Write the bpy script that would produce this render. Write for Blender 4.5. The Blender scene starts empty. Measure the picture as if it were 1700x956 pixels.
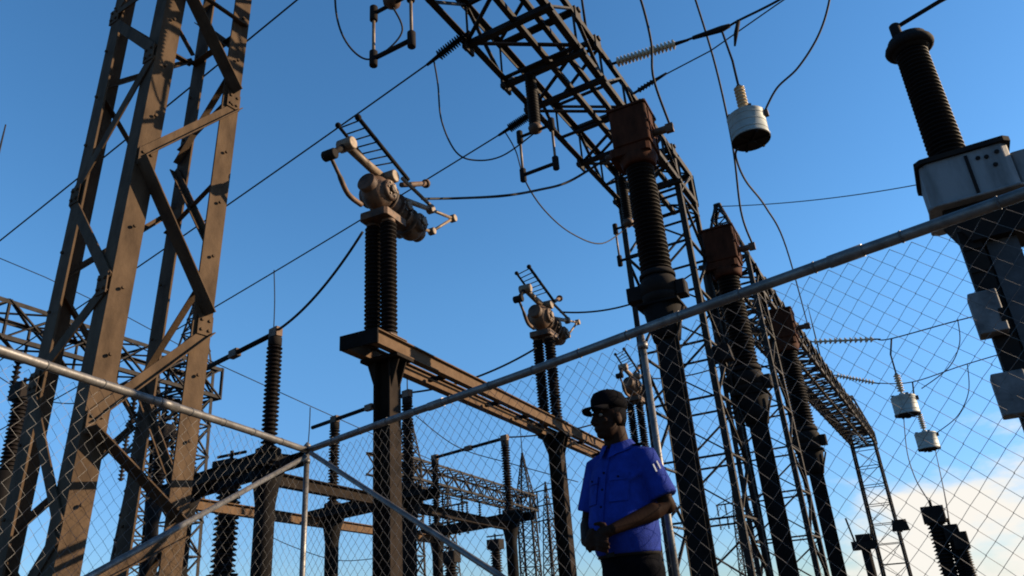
import bpy, bmesh, math, random
from mathutils import Vector, Matrix
random.seed(7)
V = Vector
# ------------------------------------------------------------------ camera
F, CX, CY, EYE = 1250.0, 850.0, 478.0, 0.70
UP = V((-215, -2840, F)).normalized()                 # world up seen from the tilted, rolled camera (x right, y down, z forward)
FW = V((0, 0, 1)); YA = (FW - UP * UP.z).normalized(); XA = YA.cross(UP)
if XA.x < 0: XA = -XA
def w2(c): return V((XA.dot(c), YA.dot(c), UP.dot(c)))
O = V((0, 0, EYE))
def ray(u, v): return w2(V(((u - CX) / F, (v - CY) / F, 1)))
def P(u, v, z): return O + ray(u, v) * z              # point seen at a pixel of the 1700 px photograph, z metres deep
def at_h(u, v, h): r = ray(u, v); return O + r * ((h - EYE) / r.z)
def on_plane(u, v, q, n): r = ray(u, v); return O + r * ((q - O).dot(n) / r.dot(n))

S = bpy.context.scene
COL = S.collection
cam = bpy.data.cameras.new('camera'); cam_o = bpy.data.objects.new('camera', cam); COL.objects.link(cam_o)
cam.sensor_width = 36; cam.lens = F / 1700 * 36; cam.clip_start = .05; cam.clip_end = 6000
bx, by, bz = w2(V((1, 0, 0))), w2(V((0, -1, 0))), w2(V((0, 0, -1)))
cam_o.matrix_world = Matrix(((bx.x, by.x, bz.x, O.x), (bx.y, by.y, bz.y, O.y), (bx.z, by.z, bz.z, O.z), (0, 0, 0, 1)))
S.camera = cam_o
# ------------------------------------------------------------------ sky, sun, exposure
SUN_AZ, SUN_EL = 84, 20
wd = bpy.data.worlds.new('World'); S.world = wd; wd.use_nodes = True
nt = wd.node_tree; N = nt.nodes; L = nt.links
for n in list(N): N.remove(n)
sky = N.new('ShaderNodeTexSky'); sky.sky_type = 'NISHITA'; sky.sun_disc = False
sky.sun_elevation = math.radians(SUN_EL); sky.sun_rotation = math.radians(SUN_AZ)
sky.altitude = 300; sky.air_density = 1.0; sky.dust_density = .2; sky.ozone_density = 3.5
hs = N.new('ShaderNodeHueSaturation'); hs.inputs['Saturation'].default_value = 1.17; hs.inputs['Value'].default_value = 1.0; hs.inputs['Hue'].default_value = .497
L.new(sky.outputs[0], hs.inputs['Color'])
tc = N.new('ShaderNodeTexCoord')
mp = N.new('ShaderNodeMapping'); mp.inputs['Scale'].default_value = (1.0, 1.0, 2.6); L.new(tc.outputs['Generated'], mp.inputs[0])
nz = N.new('ShaderNodeTexNoise'); nz.inputs['Scale'].default_value = 5.5; nz.inputs['Detail'].default_value = 6; nz.inputs['Roughness'].default_value = .55
L.new(mp.outputs[0], nz.inputs['Vector'])
CD = ray(1660, 960).normalized()
dt = N.new('ShaderNodeVectorMath'); dt.operation = 'DOT_PRODUCT'; L.new(tc.outputs['Generated'], dt.inputs[0]); dt.inputs[1].default_value = CD
mr = N.new('ShaderNodeMapRange'); mr.interpolation_type = 'SMOOTHSTEP'
mr.inputs['From Min'].default_value = .962; mr.inputs['From Max'].default_value = 1.0; L.new(dt.outputs['Value'], mr.inputs['Value'])
ad = N.new('ShaderNodeMath'); ad.operation = 'MULTIPLY_ADD'; L.new(mr.outputs[0], ad.inputs[0]); ad.inputs[1].default_value = .36; L.new(nz.outputs['Fac'], ad.inputs[2])
cr = N.new('ShaderNodeMapRange'); cr.interpolation_type = 'SMOOTHSTEP'; cr.inputs['From Min'].default_value = .72; cr.inputs['From Max'].default_value = .96; L.new(ad.outputs[0], cr.inputs['Value'])
mx = N.new('ShaderNodeMix'); mx.data_type = 'RGBA'; L.new(cr.outputs[0], mx.inputs[0]); L.new(hs.outputs[0], mx.inputs[6]); mx.inputs[7].default_value = (4.5, 4.3, 3.95, 1)
bg = N.new('ShaderNodeBackground'); bg.inputs['Strength'].default_value = .09; sx = N.new('ShaderNodeSeparateXYZ'); L.new(tc.outputs['Generated'], sx.inputs[0])
hz = N.new('ShaderNodeMapRange'); hz.interpolation_type = 'SMOOTHSTEP'; hz.inputs['From Max'].default_value = .42; L.new(sx.outputs['Z'], hz.inputs['Value'])
ht = N.new('ShaderNodeMix'); ht.data_type = 'RGBA'; L.new(hz.outputs[0], ht.inputs[0]); ht.inputs[6].default_value = (.46, .56, .74, 1); ht.inputs[7].default_value = (1, 1, 1, 1)
hm_ = N.new('ShaderNodeVectorMath'); hm_.operation = 'MULTIPLY'; L.new(hs.outputs[0], hm_.inputs[0]); L.new(ht.outputs[2], hm_.inputs[1]); L.new(hm_.outputs[0], mx.inputs[6])
L.new(mx.outputs[2], bg.inputs['Color'])
wo = N.new('ShaderNodeOutputWorld'); L.new(bg.outputs[0], wo.inputs[0])
sl = bpy.data.lights.new('sun', 'SUN'); sl.energy = 4.8; sl.angle = math.radians(.5); sl.color = (1.0, .76, .50)
so = bpy.data.objects.new('sun', sl); COL.objects.link(so)
sd = V((math.sin(math.radians(SUN_AZ)) * math.cos(math.radians(SUN_EL)), math.cos(math.radians(SUN_AZ)) * math.cos(math.radians(SUN_EL)), math.sin(math.radians(SUN_EL))))
so.rotation_euler = (-sd).to_track_quat('-Z', 'Y').to_euler()
S.view_settings.view_transform = 'Standard'; S.view_settings.look = 'None'; S.view_settings.gamma = 1; S.view_settings.use_curve_mapping = False
S.view_settings.exposure = 1.28
S.render.engine = 'CYCLES'
S.cycles.pixel_filter_type = 'BLACKMAN_HARRIS'; S.cycles.filter_width = 1.9

# ------------------------------------------------------------------ materials
def mat(name, base, rough=.6, metal=0.0, base2=None, scale=6.0, lo=.4, hi=.62, bump=0.0, bscale=60, spec=.5, runs=1.0):
    m = bpy.data.materials.new(name); m.use_nodes = True
    t = m.node_tree; n = t.nodes; l = t.links
    b = n['Principled BSDF']; b.inputs['Roughness'].default_value = rough; b.inputs['Metallic'].default_value = metal
    b.inputs['Specular IOR Level'].default_value = spec
    c = n.new('ShaderNodeTexCoord')
    if base2:
        z = n.new('ShaderNodeTexNoise'); z.inputs['Scale'].default_value = scale; z.inputs['Detail'].default_value = 7; z.inputs['Roughness'].default_value = .62
        mq = n.new('ShaderNodeMapping'); mq.inputs['Scale'].default_value = (1, 1, runs); l.new(c.outputs['Object'], mq.inputs[0]); l.new(mq.outputs[0], z.inputs['Vector'])
        r = n.new('ShaderNodeMapRange'); r.inputs['From Min'].default_value = lo; r.inputs['From Max'].default_value = hi; l.new(z.outputs['Fac'], r.inputs['Value'])
        x = n.new('ShaderNodeMix'); x.data_type = 'RGBA'; l.new(r.outputs[0], x.inputs[0])
        x.inputs[6].default_value = (*base, 1); x.inputs[7].default_value = (*base2, 1); l.new(x.outputs[2], b.inputs['Base Color'])
        rr = n.new('ShaderNodeMapRange'); rr.inputs['To Min'].default_value = max(rough - .1, .05); rr.inputs['To Max'].default_value = min(rough + .15, 1); l.new(z.outputs['Fac'], rr.inputs['Value']); l.new(rr.outputs[0], b.inputs['Roughness'])
    else: b.inputs['Base Color'].default_value = (*base, 1)
    if bump:
        z2 = n.new('ShaderNodeTexNoise'); z2.inputs['Scale'].default_value = bscale; z2.inputs['Detail'].default_value = 4; l.new(c.outputs['Object'], z2.inputs['Vector'])
        bp = n.new('ShaderNodeBump'); bp.inputs['Strength'].default_value = bump; bp.inputs['Distance'].default_value = .01; l.new(z2.outputs['Fac'], bp.inputs['Height']); l.new(bp.outputs[0], b.inputs['Normal'])
    return m
M = dict(
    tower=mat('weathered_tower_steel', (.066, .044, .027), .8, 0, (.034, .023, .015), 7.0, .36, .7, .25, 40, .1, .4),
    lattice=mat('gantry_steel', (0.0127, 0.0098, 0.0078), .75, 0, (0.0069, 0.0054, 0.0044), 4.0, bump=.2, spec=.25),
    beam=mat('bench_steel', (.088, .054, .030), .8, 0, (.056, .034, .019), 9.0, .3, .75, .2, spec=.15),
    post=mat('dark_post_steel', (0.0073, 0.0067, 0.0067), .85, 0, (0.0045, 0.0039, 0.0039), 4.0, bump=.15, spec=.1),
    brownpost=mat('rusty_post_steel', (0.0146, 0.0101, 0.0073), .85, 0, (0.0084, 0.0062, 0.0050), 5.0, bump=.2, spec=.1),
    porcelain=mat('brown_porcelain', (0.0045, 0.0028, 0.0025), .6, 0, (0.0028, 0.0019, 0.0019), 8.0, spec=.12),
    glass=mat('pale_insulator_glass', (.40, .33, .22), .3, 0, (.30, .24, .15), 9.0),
    galv=mat('galvanised_pipe', (0.1309, 0.1279, 0.1249), .45, .5, (0.0714, 0.0685, 0.0654), 9.0, bump=.1),
    wire=mat('fence_wire', (.060, .062, .066), .6, .1, (.04, .042, .045), 12.0),
    cable=mat('conductor_cable', (0.0128, 0.0128, 0.0144), .7, 0, (0.0080, 0.0080, 0.0080), 12.0, spec=.2),
    headbox=mat('oxide_red_paint', (.055, .019, .010), .75, 0, (.024, .010, .006), 7.0, .4, .66, .15, spec=.05, runs=.35),
    mech=mat('weathered_bronze_casting', (.080, .038, .015), .7, .05, (.020, .011, .006), 7.0, .4, .6, .3, 30),
    alu=mat('oxidised_aluminium', (.145, .105, .068), .55, .2, (.07, .048, .03), 9.0, bump=.1),
    tank=mat('weathered_grey_enamel', (0.1470, 0.1610, 0.1715), .6, 0, (0.0700, 0.0770, 0.0819), 5.0, .42, .7, .1, spec=.3, runs=.25),
    trap=mat('pale_green_grey_paint', (0.2240, 0.2576, 0.2464), .55, 0, (0.1568, 0.1848, 0.1736), 5.0, .45, .7, runs=.3),
    shaft=mat('blue_grey_paint', (.058, .062, .069), .8, 0, (.036, .039, .043), 5.0, spec=.15),
    jbox=mat('dull_grey_enamel', (.115, .122, .13), .65, 0, (.05, .053, .057), 6.0, .4, .66, spec=.2),
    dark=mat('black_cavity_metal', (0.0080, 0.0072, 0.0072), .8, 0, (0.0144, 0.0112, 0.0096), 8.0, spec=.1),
    gravel=mat('gravel', (0.0600, 0.0520, 0.0440), .95, 0, (0.0320, 0.0280, 0.0240), 3.0, bump=.6, bscale=25),
    skin=mat('brown_skin', (.020, .0085, .0048), .65, 0, (.015, .0064, .0037), 14.0, spec=.06, bump=.05, bscale=120),
    shirt=mat('royal_blue_cloth', (.0065, .023, .185), .9, 0, (.0045, .017, .14), 18.0, bump=.3, bscale=220, spec=.15),
    navy=mat('navy_cloth', (.0028, .003, .0048), .85, 0, (.002, .0022, .003), 18.0, bump=.3, bscale=220, spec=.03),
    capm=mat('dark_cap_cloth', (.0032, .0032, .0048), .85, 0, (.0022, .0022, .003), 18.0, bump=.3, bscale=220, spec=.03),
    leather=mat('black_leather', (.007, .006, .006), .6, 0, (.010, .009, .008), 20.0, spec=.1),
    white=mat('white_thread', (.62, .60, .58), .8),
    eye=mat('eye_white', (.16, .14, .12), .5, spec=.1), iris=mat('dark_iris', (.01, .006, .004), .2),
    amber=mat('rusty_amber_fitting', (.55, .27, .07), .5, 0, (.36, .16, .05), 12.0),
)
# ------------------------------------------------------------------ mesh helpers
def frame(d, hint=V((0, 0, 1))):
    d = d.normalized()
    if abs(d.dot(hint)) > .99: hint = V((1, 0, 0))
    a = d.cross(hint).normalized(); return a, a.cross(d).normalized()
class MB:
    def __init__(s): s.v = []; s.f = []; s.sm = []
    def add(s, vs, fs, smooth=False):
        k = len(s.v); s.v += [tuple(p) for p in vs]; s.f += [tuple(i + k for i in f) for f in fs]; s.sm += [smooth] * len(fs)
        return s
    def extrude(s, prof, p, q, xd, yd):
        n = len(prof); vs = [p + xd * a + yd * b for a, b in prof] + [q + xd * a + yd * b for a, b in prof]
        fs = [(i, (i + 1) % n, n + (i + 1) % n, n + i) for i in range(n)] + [tuple(range(n))[::-1], tuple(range(n, 2 * n))]
        return s.add(vs, fs)
    def bar(s, p, q, w, h=None, hint=V((0, 0, 1))):
        h = h or w; a, b = frame(q - p, hint)
        return s.extrude([(-w / 2, -h / 2), (w / 2, -h / 2), (w / 2, h / 2), (-w / 2, h / 2)], p, q, a, b)
    def box(s, c, x, y, z, ch=.0):                      # x, y, z: half extent vectors, chamfered vertical edges
        if ch <= 0: return s.extrude([(-1, -1), (1, -1), (1, 1), (-1, 1)], c - z, c + z, x, y)
        cx_, cy_ = ch / x.length, ch / y.length
        pr = [(-1 + cx_, -1), (1 - cx_, -1), (1, -1 + cy_), (1, 1 - cy_), (1 - cx_, 1), (-1 + cx_, 1), (-1, 1 - cy_), (-1, -1 + cy_)]
        return s.extrude(pr, c - z, c + z, x, y)
    def angle(s, p, q, a, b, w, t):                     # L section, corner on p-q, flanges towards a and b
        return s.extrude([(0, 0), (w, 0), (w, t), (t, t), (t, w), (0, w)], p, q, a, b)
    def ibeam(s, p, q, xd, yd, w, h, t):                # flanges along xd, web along yd, centred
        a, b = w / 2, h / 2; k = t / 2
        return s.extrude([(-a, -b), (a, -b), (a, -b + t), (k, -b + t), (k, b - t), (a, b - t), (a, b), (-a, b), (-a, b - t), (-k, b - t), (-k, -b + t), (-a, -b + t)], p, q, xd, yd)
    def tube(s, pts, r, n=8, caps=True):
        pts = [V(p) for p in pts]; m = len(pts); rs = r if isinstance(r, (list, tuple)) else [r] * m
        vs = []; fs = []; a = None
        for i, p in enumerate(pts):
            d = (pts[min(i + 1, m - 1)] - pts[max(i - 1, 0)])
            if d.length < 1e-9: d = V((0, 0, 1))
            d.normalize()
            if a is None: a, b = frame(d)
            else: a = (a - d * a.dot(d)).normalized(); b = a.cross(d)
            for k in range(n):
                t = 2 * math.pi * k / n; vs.append(p + (a * math.cos(t) + b * math.sin(t)) * rs[i])
        for i in range(m - 1):
            for k in range(n):
                k2 = (k + 1) % n; fs.append((i * n + k, i * n + k2, (i + 1) * n + k2, (i + 1) * n + k))
        s.add(vs, fs, n > 5)
        if caps:
            kk = len(s.v) - m * n; s.f += [tuple(kk + i for i in range(n))[::-1], tuple(kk + (m - 1) * n + i for i in range(n))]; s.sm += [False, False]
        return s
    def lathe(s, p, q, prof, n=20, smooth=True):        # prof: (fraction along p-q, radius)
        d = q - p; a, b = frame(d); vs = []; fs = []
        for t, r in prof:
            for k in range(n):
                an = 2 * math.pi * k / n; vs.append(p + d * t + (a * math.cos(an) + b * math.sin(an)) * max(r, .0005))
        for i in range(len(prof) - 1):
            for k in range(n):
                k2 = (k + 1) % n; fs.append((i * n + k, i * n + k2, (i + 1) * n + k2, (i + 1) * n + k))
        s.add(vs, fs, smooth); kk = len(s.v) - len(prof) * n
        s.f += [tuple(kk + i for i in range(n))[::-1], tuple(kk + (len(prof) - 1) * n + i for i in range(n))]; s.sm += [False, False]
        return s
    def cyl(s, p, q, r, n=16, ch=.0):
        h = (q - p).length; c = min(ch / h, .4) if ch else 0
        return s.lathe(p, q, [(0, r - ch), (c, r), (1 - c, r), (1, r - ch)] if ch else [(0, r), (1, r)], n)
    def sheds(s, p, q, rc, rs, n, seg=20, rs2=None, rc2=None):
        pr = []
        for i in range(n):
            t0 = i / n; dt_ = 1 / n; f = i / max(n - 1, 1)
            a = rs + ((rs2 or rs) - rs) * f; c = rc + ((rc2 or rc) - rc) * f
            pr += [(t0 + .04 * dt_, c), (t0 + .30 * dt_, c), (t0 + .36 * dt_, a * .97), (t0 + .50 * dt_, a), (t0 + .90 * dt_, c * 1.12)]
        return s.lathe(p, q, [(0, rc)] + pr + [(1, pr[-1][1])], seg)
    def ball(s, c, rx, ry=None, rz=None, nu=16, nv=10, ax=None):
        ry = ry or rx; rz = rz or rx; ax = ax or (V((1, 0, 0)), V((0, 1, 0)), V((0, 0, 1))); vs = []; fs = []
        for j in range(nv + 1):
            t = math.pi * (j + .0) / nv
            for k in range(nu):
                a = 2 * math.pi * k / nu; st = max(math.sin(t), .003)
                vs.append(c + ax[0] * (rx * st * math.cos(a)) + ax[1] * (ry * st * math.sin(a)) + ax[2] * (rz * math.cos(t)))
        for j in range(nv):
            for k in range(nu): k2 = (k + 1) % nu; fs.append((j * nu + k, (j + 1) * nu + k, (j + 1) * nu + k2, j * nu + k2))
        fs += [tuple(range(nu)), tuple(range(nv * nu, nv * nu + nu))[::-1]]
        return s.add(vs, fs, True)
    def build(s, name, m, parent=None, bevel=0):
        me = bpy.data.meshes.new(name)
        if parent is not None:
            o_ = V(parent.get('_org', (0, 0, 0))) if False else WORG[parent.name]
        else:
            xs = [p[0] for p in s.v]; ys = [p[1] for p in s.v]; zs = [p[2] for p in s.v]
            o_ = V(((min(xs) + max(xs)) / 2, (min(ys) + max(ys)) / 2, min(zs)))
        me.from_pydata([(p[0] - o_.x, p[1] - o_.y, p[2] - o_.z) for p in s.v], [], s.f)
        for pl, sm in zip(me.polygons, s.sm): pl.use_smooth = sm
        bm = bmesh.new(); bm.from_mesh(me); bmesh.ops.recalc_face_normals(bm, faces=bm.faces); bm.to_mesh(me); bm.free()
        me.materials.append(m); me.update()
        ob = bpy.data.objects.new(name, me); COL.objects.link(ob)
        if parent is not None: ob.parent = parent
        else: ob.location = o_
        WORG[ob.name] = o_.copy()
        if bevel:
            bv = ob.modifiers.new('bevel', 'BEVEL'); bv.width = bevel; bv.segments = 2; bv.limit_method = 'ANGLE'
        return ob
WORG = {}
def tag(o, label, cat, group=None, kind=None):
    o['label'] = label; o['category'] = cat
    if group: o['group'] = group
    if kind: o['kind'] = kind
    return o
def thing(name, label, cat, loc, group=None):
    o = bpy.data.objects.new(name, None); COL.objects.link(o); o.location = loc; o.empty_display_size = .1
    WORG[o.name] = V(loc); return tag(o, label, cat, group)
def kids(o): return [c for c in bpy.data.objects if c.parent == o]
def dup(o, loc, label=None, par=None, scale=None):
    c = o.copy(); COL.objects.link(c)
    if par is not None: c.parent = par
    else:
        c.location = loc
        if scale: c.scale = (scale,) * 3
        c['label'] = label
    for k in kids(o): dup(k, None, None, c)
    return c
def split(mb, name, m, parent):
    """one object per separate piece: loose shapes whose boxes touch stay together"""
    n = len(mb.v); pa = list(range(n))
    def fd(i):
        while pa[i] != i: pa[i] = pa[pa[i]]; i = pa[i]
        return i
    for f in mb.f:
        for i in f[1:]: pa[fd(i)] = fd(f[0])
    isl = {}
    for i in range(n): isl.setdefault(fd(i), []).append(i)
    bx_ = [[[min(mb.v[i][k] for i in ix) - .004 for k in range(3)], [max(mb.v[i][k] for i in ix) + .004 for k in range(3)], {r}] for r, ix in isl.items()]
    ch = True
    while ch:
        ch = False
        for a in range(len(bx_)):
            for b in range(a + 1, len(bx_)):
                A, B = bx_[a], bx_[b]
                if all(A[0][k] <= B[1][k] and B[0][k] <= A[1][k] for k in range(3)):
                    bx_[a] = [[min(A[0][k], B[0][k]) for k in range(3)], [max(A[1][k], B[1][k]) for k in range(3)], A[2] | B[2]]; del bx_[b]; ch = True; break
            if ch: break
    out = []
    for lo, hi, rs in bx_:
        q = MB(); mp_ = {}
        for i in range(n):
            if fd(i) in rs: mp_[i] = len(q.v); q.v.append(mb.v[i])
        for f, sm in zip(mb.f, mb.sm):
            if f[0] in mp_: q.f.append(tuple(mp_[i] for i in f)); q.sm.append(sm)
        out.append(q.build(name, m, parent))
    return out[0]
def spline(pts, n=10):
    pts = [V(p) for p in pts]; out = []
    for i in range(len(pts) - 1):
        p0 = pts[max(i - 1, 0)]; p1, p2 = pts[i], pts[i + 1]; p3 = pts[min(i + 2, len(pts) - 1)]
        for k in range(n):
            t = k / n
            out.append(.5 * ((2 * p1) + (p2 - p0) * t + (2 * p0 - 5 * p1 + 4 * p2 - p3) * t * t + (3 * p1 - p0 - 3 * p2 + p3) * t ** 3))
    return out + [pts[-1]]
def sagged(p, q, sag, n=24): return [p.lerp(q, i / n) - V((0, 0, 4 * sag * (i / n) * (1 - i / n))) for i in range(n + 1)]
def wire(name, label, pts, r, group=None, m='cable', cat='cable', n=6):
    return tag(MB().tube(pts, r, n).build(name, M[m]), label, cat, group)
def az(a): a = math.radians(a); return V((math.sin(a), math.cos(a), 0)), V((math.cos(a), -math.sin(a), 0))
ZU = V((0, 0, 1))

# ------------------------------------------------------------------ ground
g = MB(); g.add([(-2500, -2500, 0), (2500, -2500, 0), (2500, 2500, 0), (-2500, 2500, 0)], [(0, 1, 2, 3)])
go = g.build('ground', M['gravel']); go['kind'] = 'structure'

# ------------------------------------------------------------------ lattice generator
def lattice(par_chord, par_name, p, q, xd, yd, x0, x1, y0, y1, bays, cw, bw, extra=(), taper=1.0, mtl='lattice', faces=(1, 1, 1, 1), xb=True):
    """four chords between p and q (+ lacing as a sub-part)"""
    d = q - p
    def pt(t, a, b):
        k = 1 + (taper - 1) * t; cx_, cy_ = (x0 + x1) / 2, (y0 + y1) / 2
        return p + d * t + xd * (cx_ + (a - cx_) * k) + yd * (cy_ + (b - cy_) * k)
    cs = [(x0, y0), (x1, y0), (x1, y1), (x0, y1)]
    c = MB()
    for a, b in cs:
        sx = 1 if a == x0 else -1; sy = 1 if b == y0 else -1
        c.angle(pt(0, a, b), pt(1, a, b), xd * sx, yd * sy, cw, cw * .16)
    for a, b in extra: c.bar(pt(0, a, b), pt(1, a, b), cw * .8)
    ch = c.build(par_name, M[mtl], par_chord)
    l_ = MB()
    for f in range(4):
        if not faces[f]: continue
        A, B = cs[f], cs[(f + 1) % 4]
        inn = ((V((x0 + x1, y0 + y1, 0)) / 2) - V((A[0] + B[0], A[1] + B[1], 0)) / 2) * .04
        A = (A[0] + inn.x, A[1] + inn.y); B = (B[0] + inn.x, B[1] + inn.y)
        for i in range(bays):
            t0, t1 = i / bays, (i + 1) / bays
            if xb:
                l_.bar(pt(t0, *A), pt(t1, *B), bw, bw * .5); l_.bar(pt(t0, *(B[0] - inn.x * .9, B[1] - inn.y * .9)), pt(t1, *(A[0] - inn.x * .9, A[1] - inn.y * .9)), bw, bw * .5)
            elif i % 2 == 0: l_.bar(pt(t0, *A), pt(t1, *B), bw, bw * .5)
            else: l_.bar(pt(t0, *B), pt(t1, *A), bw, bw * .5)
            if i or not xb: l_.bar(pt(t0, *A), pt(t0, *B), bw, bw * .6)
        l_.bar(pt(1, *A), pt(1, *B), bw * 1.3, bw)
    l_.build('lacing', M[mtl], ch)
    return ch

# ------------------------------------------------------------------ near lattice tower (left)
TL = {'A': (V((-4.430, 6.392, 0)), V((-4.289, 6.489, 8))), 'B': (V((-3.581, 5.827, 0)), V((-3.370, 5.956, 8))),
      'C': (V((-3.896, 7.266, 0)), V((-3.729, 7.354, 8))), 'D': (V((-3.005, 6.728, 0)), V((-2.846, 6.797, 8)))}
def leg(n, h): a, b = TL[n]; return a.lerp(b, h / 8)
tw = thing('lattice_tower', 'tall rusty four legged steel lattice tower behind the left fence, sunlit angle iron legs', 'pylon', (-3.73, 6.55, 0))
nb = {'A': ('B', 'C'), 'B': ('D', 'A'), 'C': ('A', 'D'), 'D': ('B', 'C')}
TOP = 11.0
for n in 'ABCD':
    a = (leg(nb[n][0], 3) - leg(n, 3)); b = (leg(nb[n][1], 3) - leg(n, 3)); a.z = b.z = 0
    mb = MB()
    if n == 'C': mb.angle(leg(n, 0), leg(n, TOP), 0*a, b, .205, .02) if False else mb.extrude([(0, 0), (.05, 0), (.05, .02), (.02, .02), (.02, .235), (0, .235)], leg(n, 0), leg(n, TOP), -a.normalized(), b.normalized())
    else: mb.angle(leg(n, 0), leg(n, TOP), a.normalized(), b.normalized(), .205, .02)
    lg = mb.build('leg', M['tower'], tw)
    bl = MB()
    for h in [x * .62 + .5 for x in range(15)]:       # step bolts on the flange
        for dirn, oth in ((a.normalized(), b.normalized()),):
            if n == 'C': dirn, oth = oth, dirn * -1
            c = leg(n, h) + dirn * .1 - (oth * -.0 if n != 'C' else oth * 0)
            bl.cyl(c - oth * .02, c - oth * .045, .016, 6)
    split(bl, 'bolt', M['tower'], lg)
    MB().box(leg(n, 0) + V((0, 0, .05)), V((.2, 0, 0)), V((0, .2, 0)), V((0, 0, .05)), .02).build('base_plate', M['tower'], lg)
def face_inset(n1, n2):
    o2 = [k for k in 'ABCD' if k not in (n1, n2)]
    d = (leg(o2[0], 3) + leg(o2[1], 3) - leg(n1, 3) - leg(n2, 3)); d.z = 0; return d.normalized()
def brace(n1, h1, n2, h2, w=.10, m='tower', inset=.0):
    h1 -= .15; h2 -= .15
    fc = ''.join(sorted(n1 + n2)); up_out = fc == 'AB' or (fc == 'BD' and ((h1 > h2) == (n1 == 'B')))
    i = face_inset(n1, n2); p, q = leg(n1, h1), leg(n2, h2); e = (q - p).normalized()
    off = -i * (.005 + inset)
    p2 = p + e * (.13 if up_out and fc == 'BD' and n1 == 'D' else .05) + off; q2 = q - e * (.13 if up_out and fc == 'BD' and n2 == 'D' else .05) + off
    up = e.cross(i).normalized()
    if up.z < 0: up = -up
    mb = MB()
    if fc == 'AB': mb.extrude([(-w / 2, 0), (w / 2, 0), (w / 2, .014), (-w / 2, .014)], p2, q2, up, -i)
    elif up_out: mb.extrude([(0, 0), (.05, 0), (.05, .012), (.012, .012), (.012, .17), (0, .17)], p2 - up * .03, q2 - up * .03, up, -i)
    elif fc == 'BD': mb.extrude([(0, 0), (w * .8, 0), (w * .8, .012), (.012, .012), (.012, w * .6), (0, w * .6)], p2 - up * w * .4, q2 - up * w * .4, up, -i)
    else: mb.angle(p2 - up * w / 2 + i * .02, q2 - up * w / 2 + i * .02, up, i, w, .012)
    return mb.build('brace', M[m], tw)
def zig(seq, w):
    for (a, ha), (b, hb) in zip(seq, seq[1:]): brace(a, ha, b, hb, w)
zig([('D', .3), ('B', 1.2), ('D', 1.75), ('B', 2.54), ('D', 3.63), ('B', 5.1), ('D', 6.29), ('B', 7.5), ('D', 8.6), ('B', 9.8), ('D', 10.9)], .12)
zig([('A', .6), ('B', 1.7), ('A', 3.07), ('B', 3.78), ('A', 5.02), ('B', 6.37), ('A', 7.37), ('B', 8.7), ('A', 9.9)], .12)
zig([('C', .7), ('D', 1.9), ('C', 3.3), ('D', 4.38), ('C', 5.9), ('D', 7.0), ('C', 8.1), ('D', 9.3)], .07)
zig([('C', .4), ('A', 1.7), ('C', 2.9), ('A', 4.1), ('C', 5.3), ('A', 6.4), ('C', 7.5), ('A', 8.6)], .06)
zig([('C', 5.0), ('D', 5.45)], .05); zig([('D', 6.5), ('C', 6.1)], .05)
for a, b in (('A', 'B'), ('B', 'D'), ('D', 'C'), ('C', 'A')): brace(a, 7.4, b, 7.4, .075, inset=.014)
gp = MB()
for n1, n2, h in (('B', 'D', 2.54), ('B', 'D', 5.1), ('D', 'B', 3.63), ('D', 'B', 6.29), ('B', 'A', 3.78), ('A', 'B', 5.02), ('A', 'B', 3.07), ('B', 'A', 6.37), ('A', 'B', 7.37), ('B', 'D', 1.2)):
    h -= .15
    i = face_inset(n1, n2); e = (leg(n2, h) - leg(n1, h)).normalized(); c = leg(n1, h) + e * .09 - i * .0265
    mb = MB(); mb.box(c, e * .08, i * .005, ZU * .10)
    for dx, dz in ((-.04, .05), (.04, .05), (-.04, -.05), (.04, -.05)):
        q = c + e * dx + ZU * dz; mb.cyl(q - i * .004, q - i * .022, .016, 6)
    mb.build('gusset_plate', M['tower'], tw)

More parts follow.
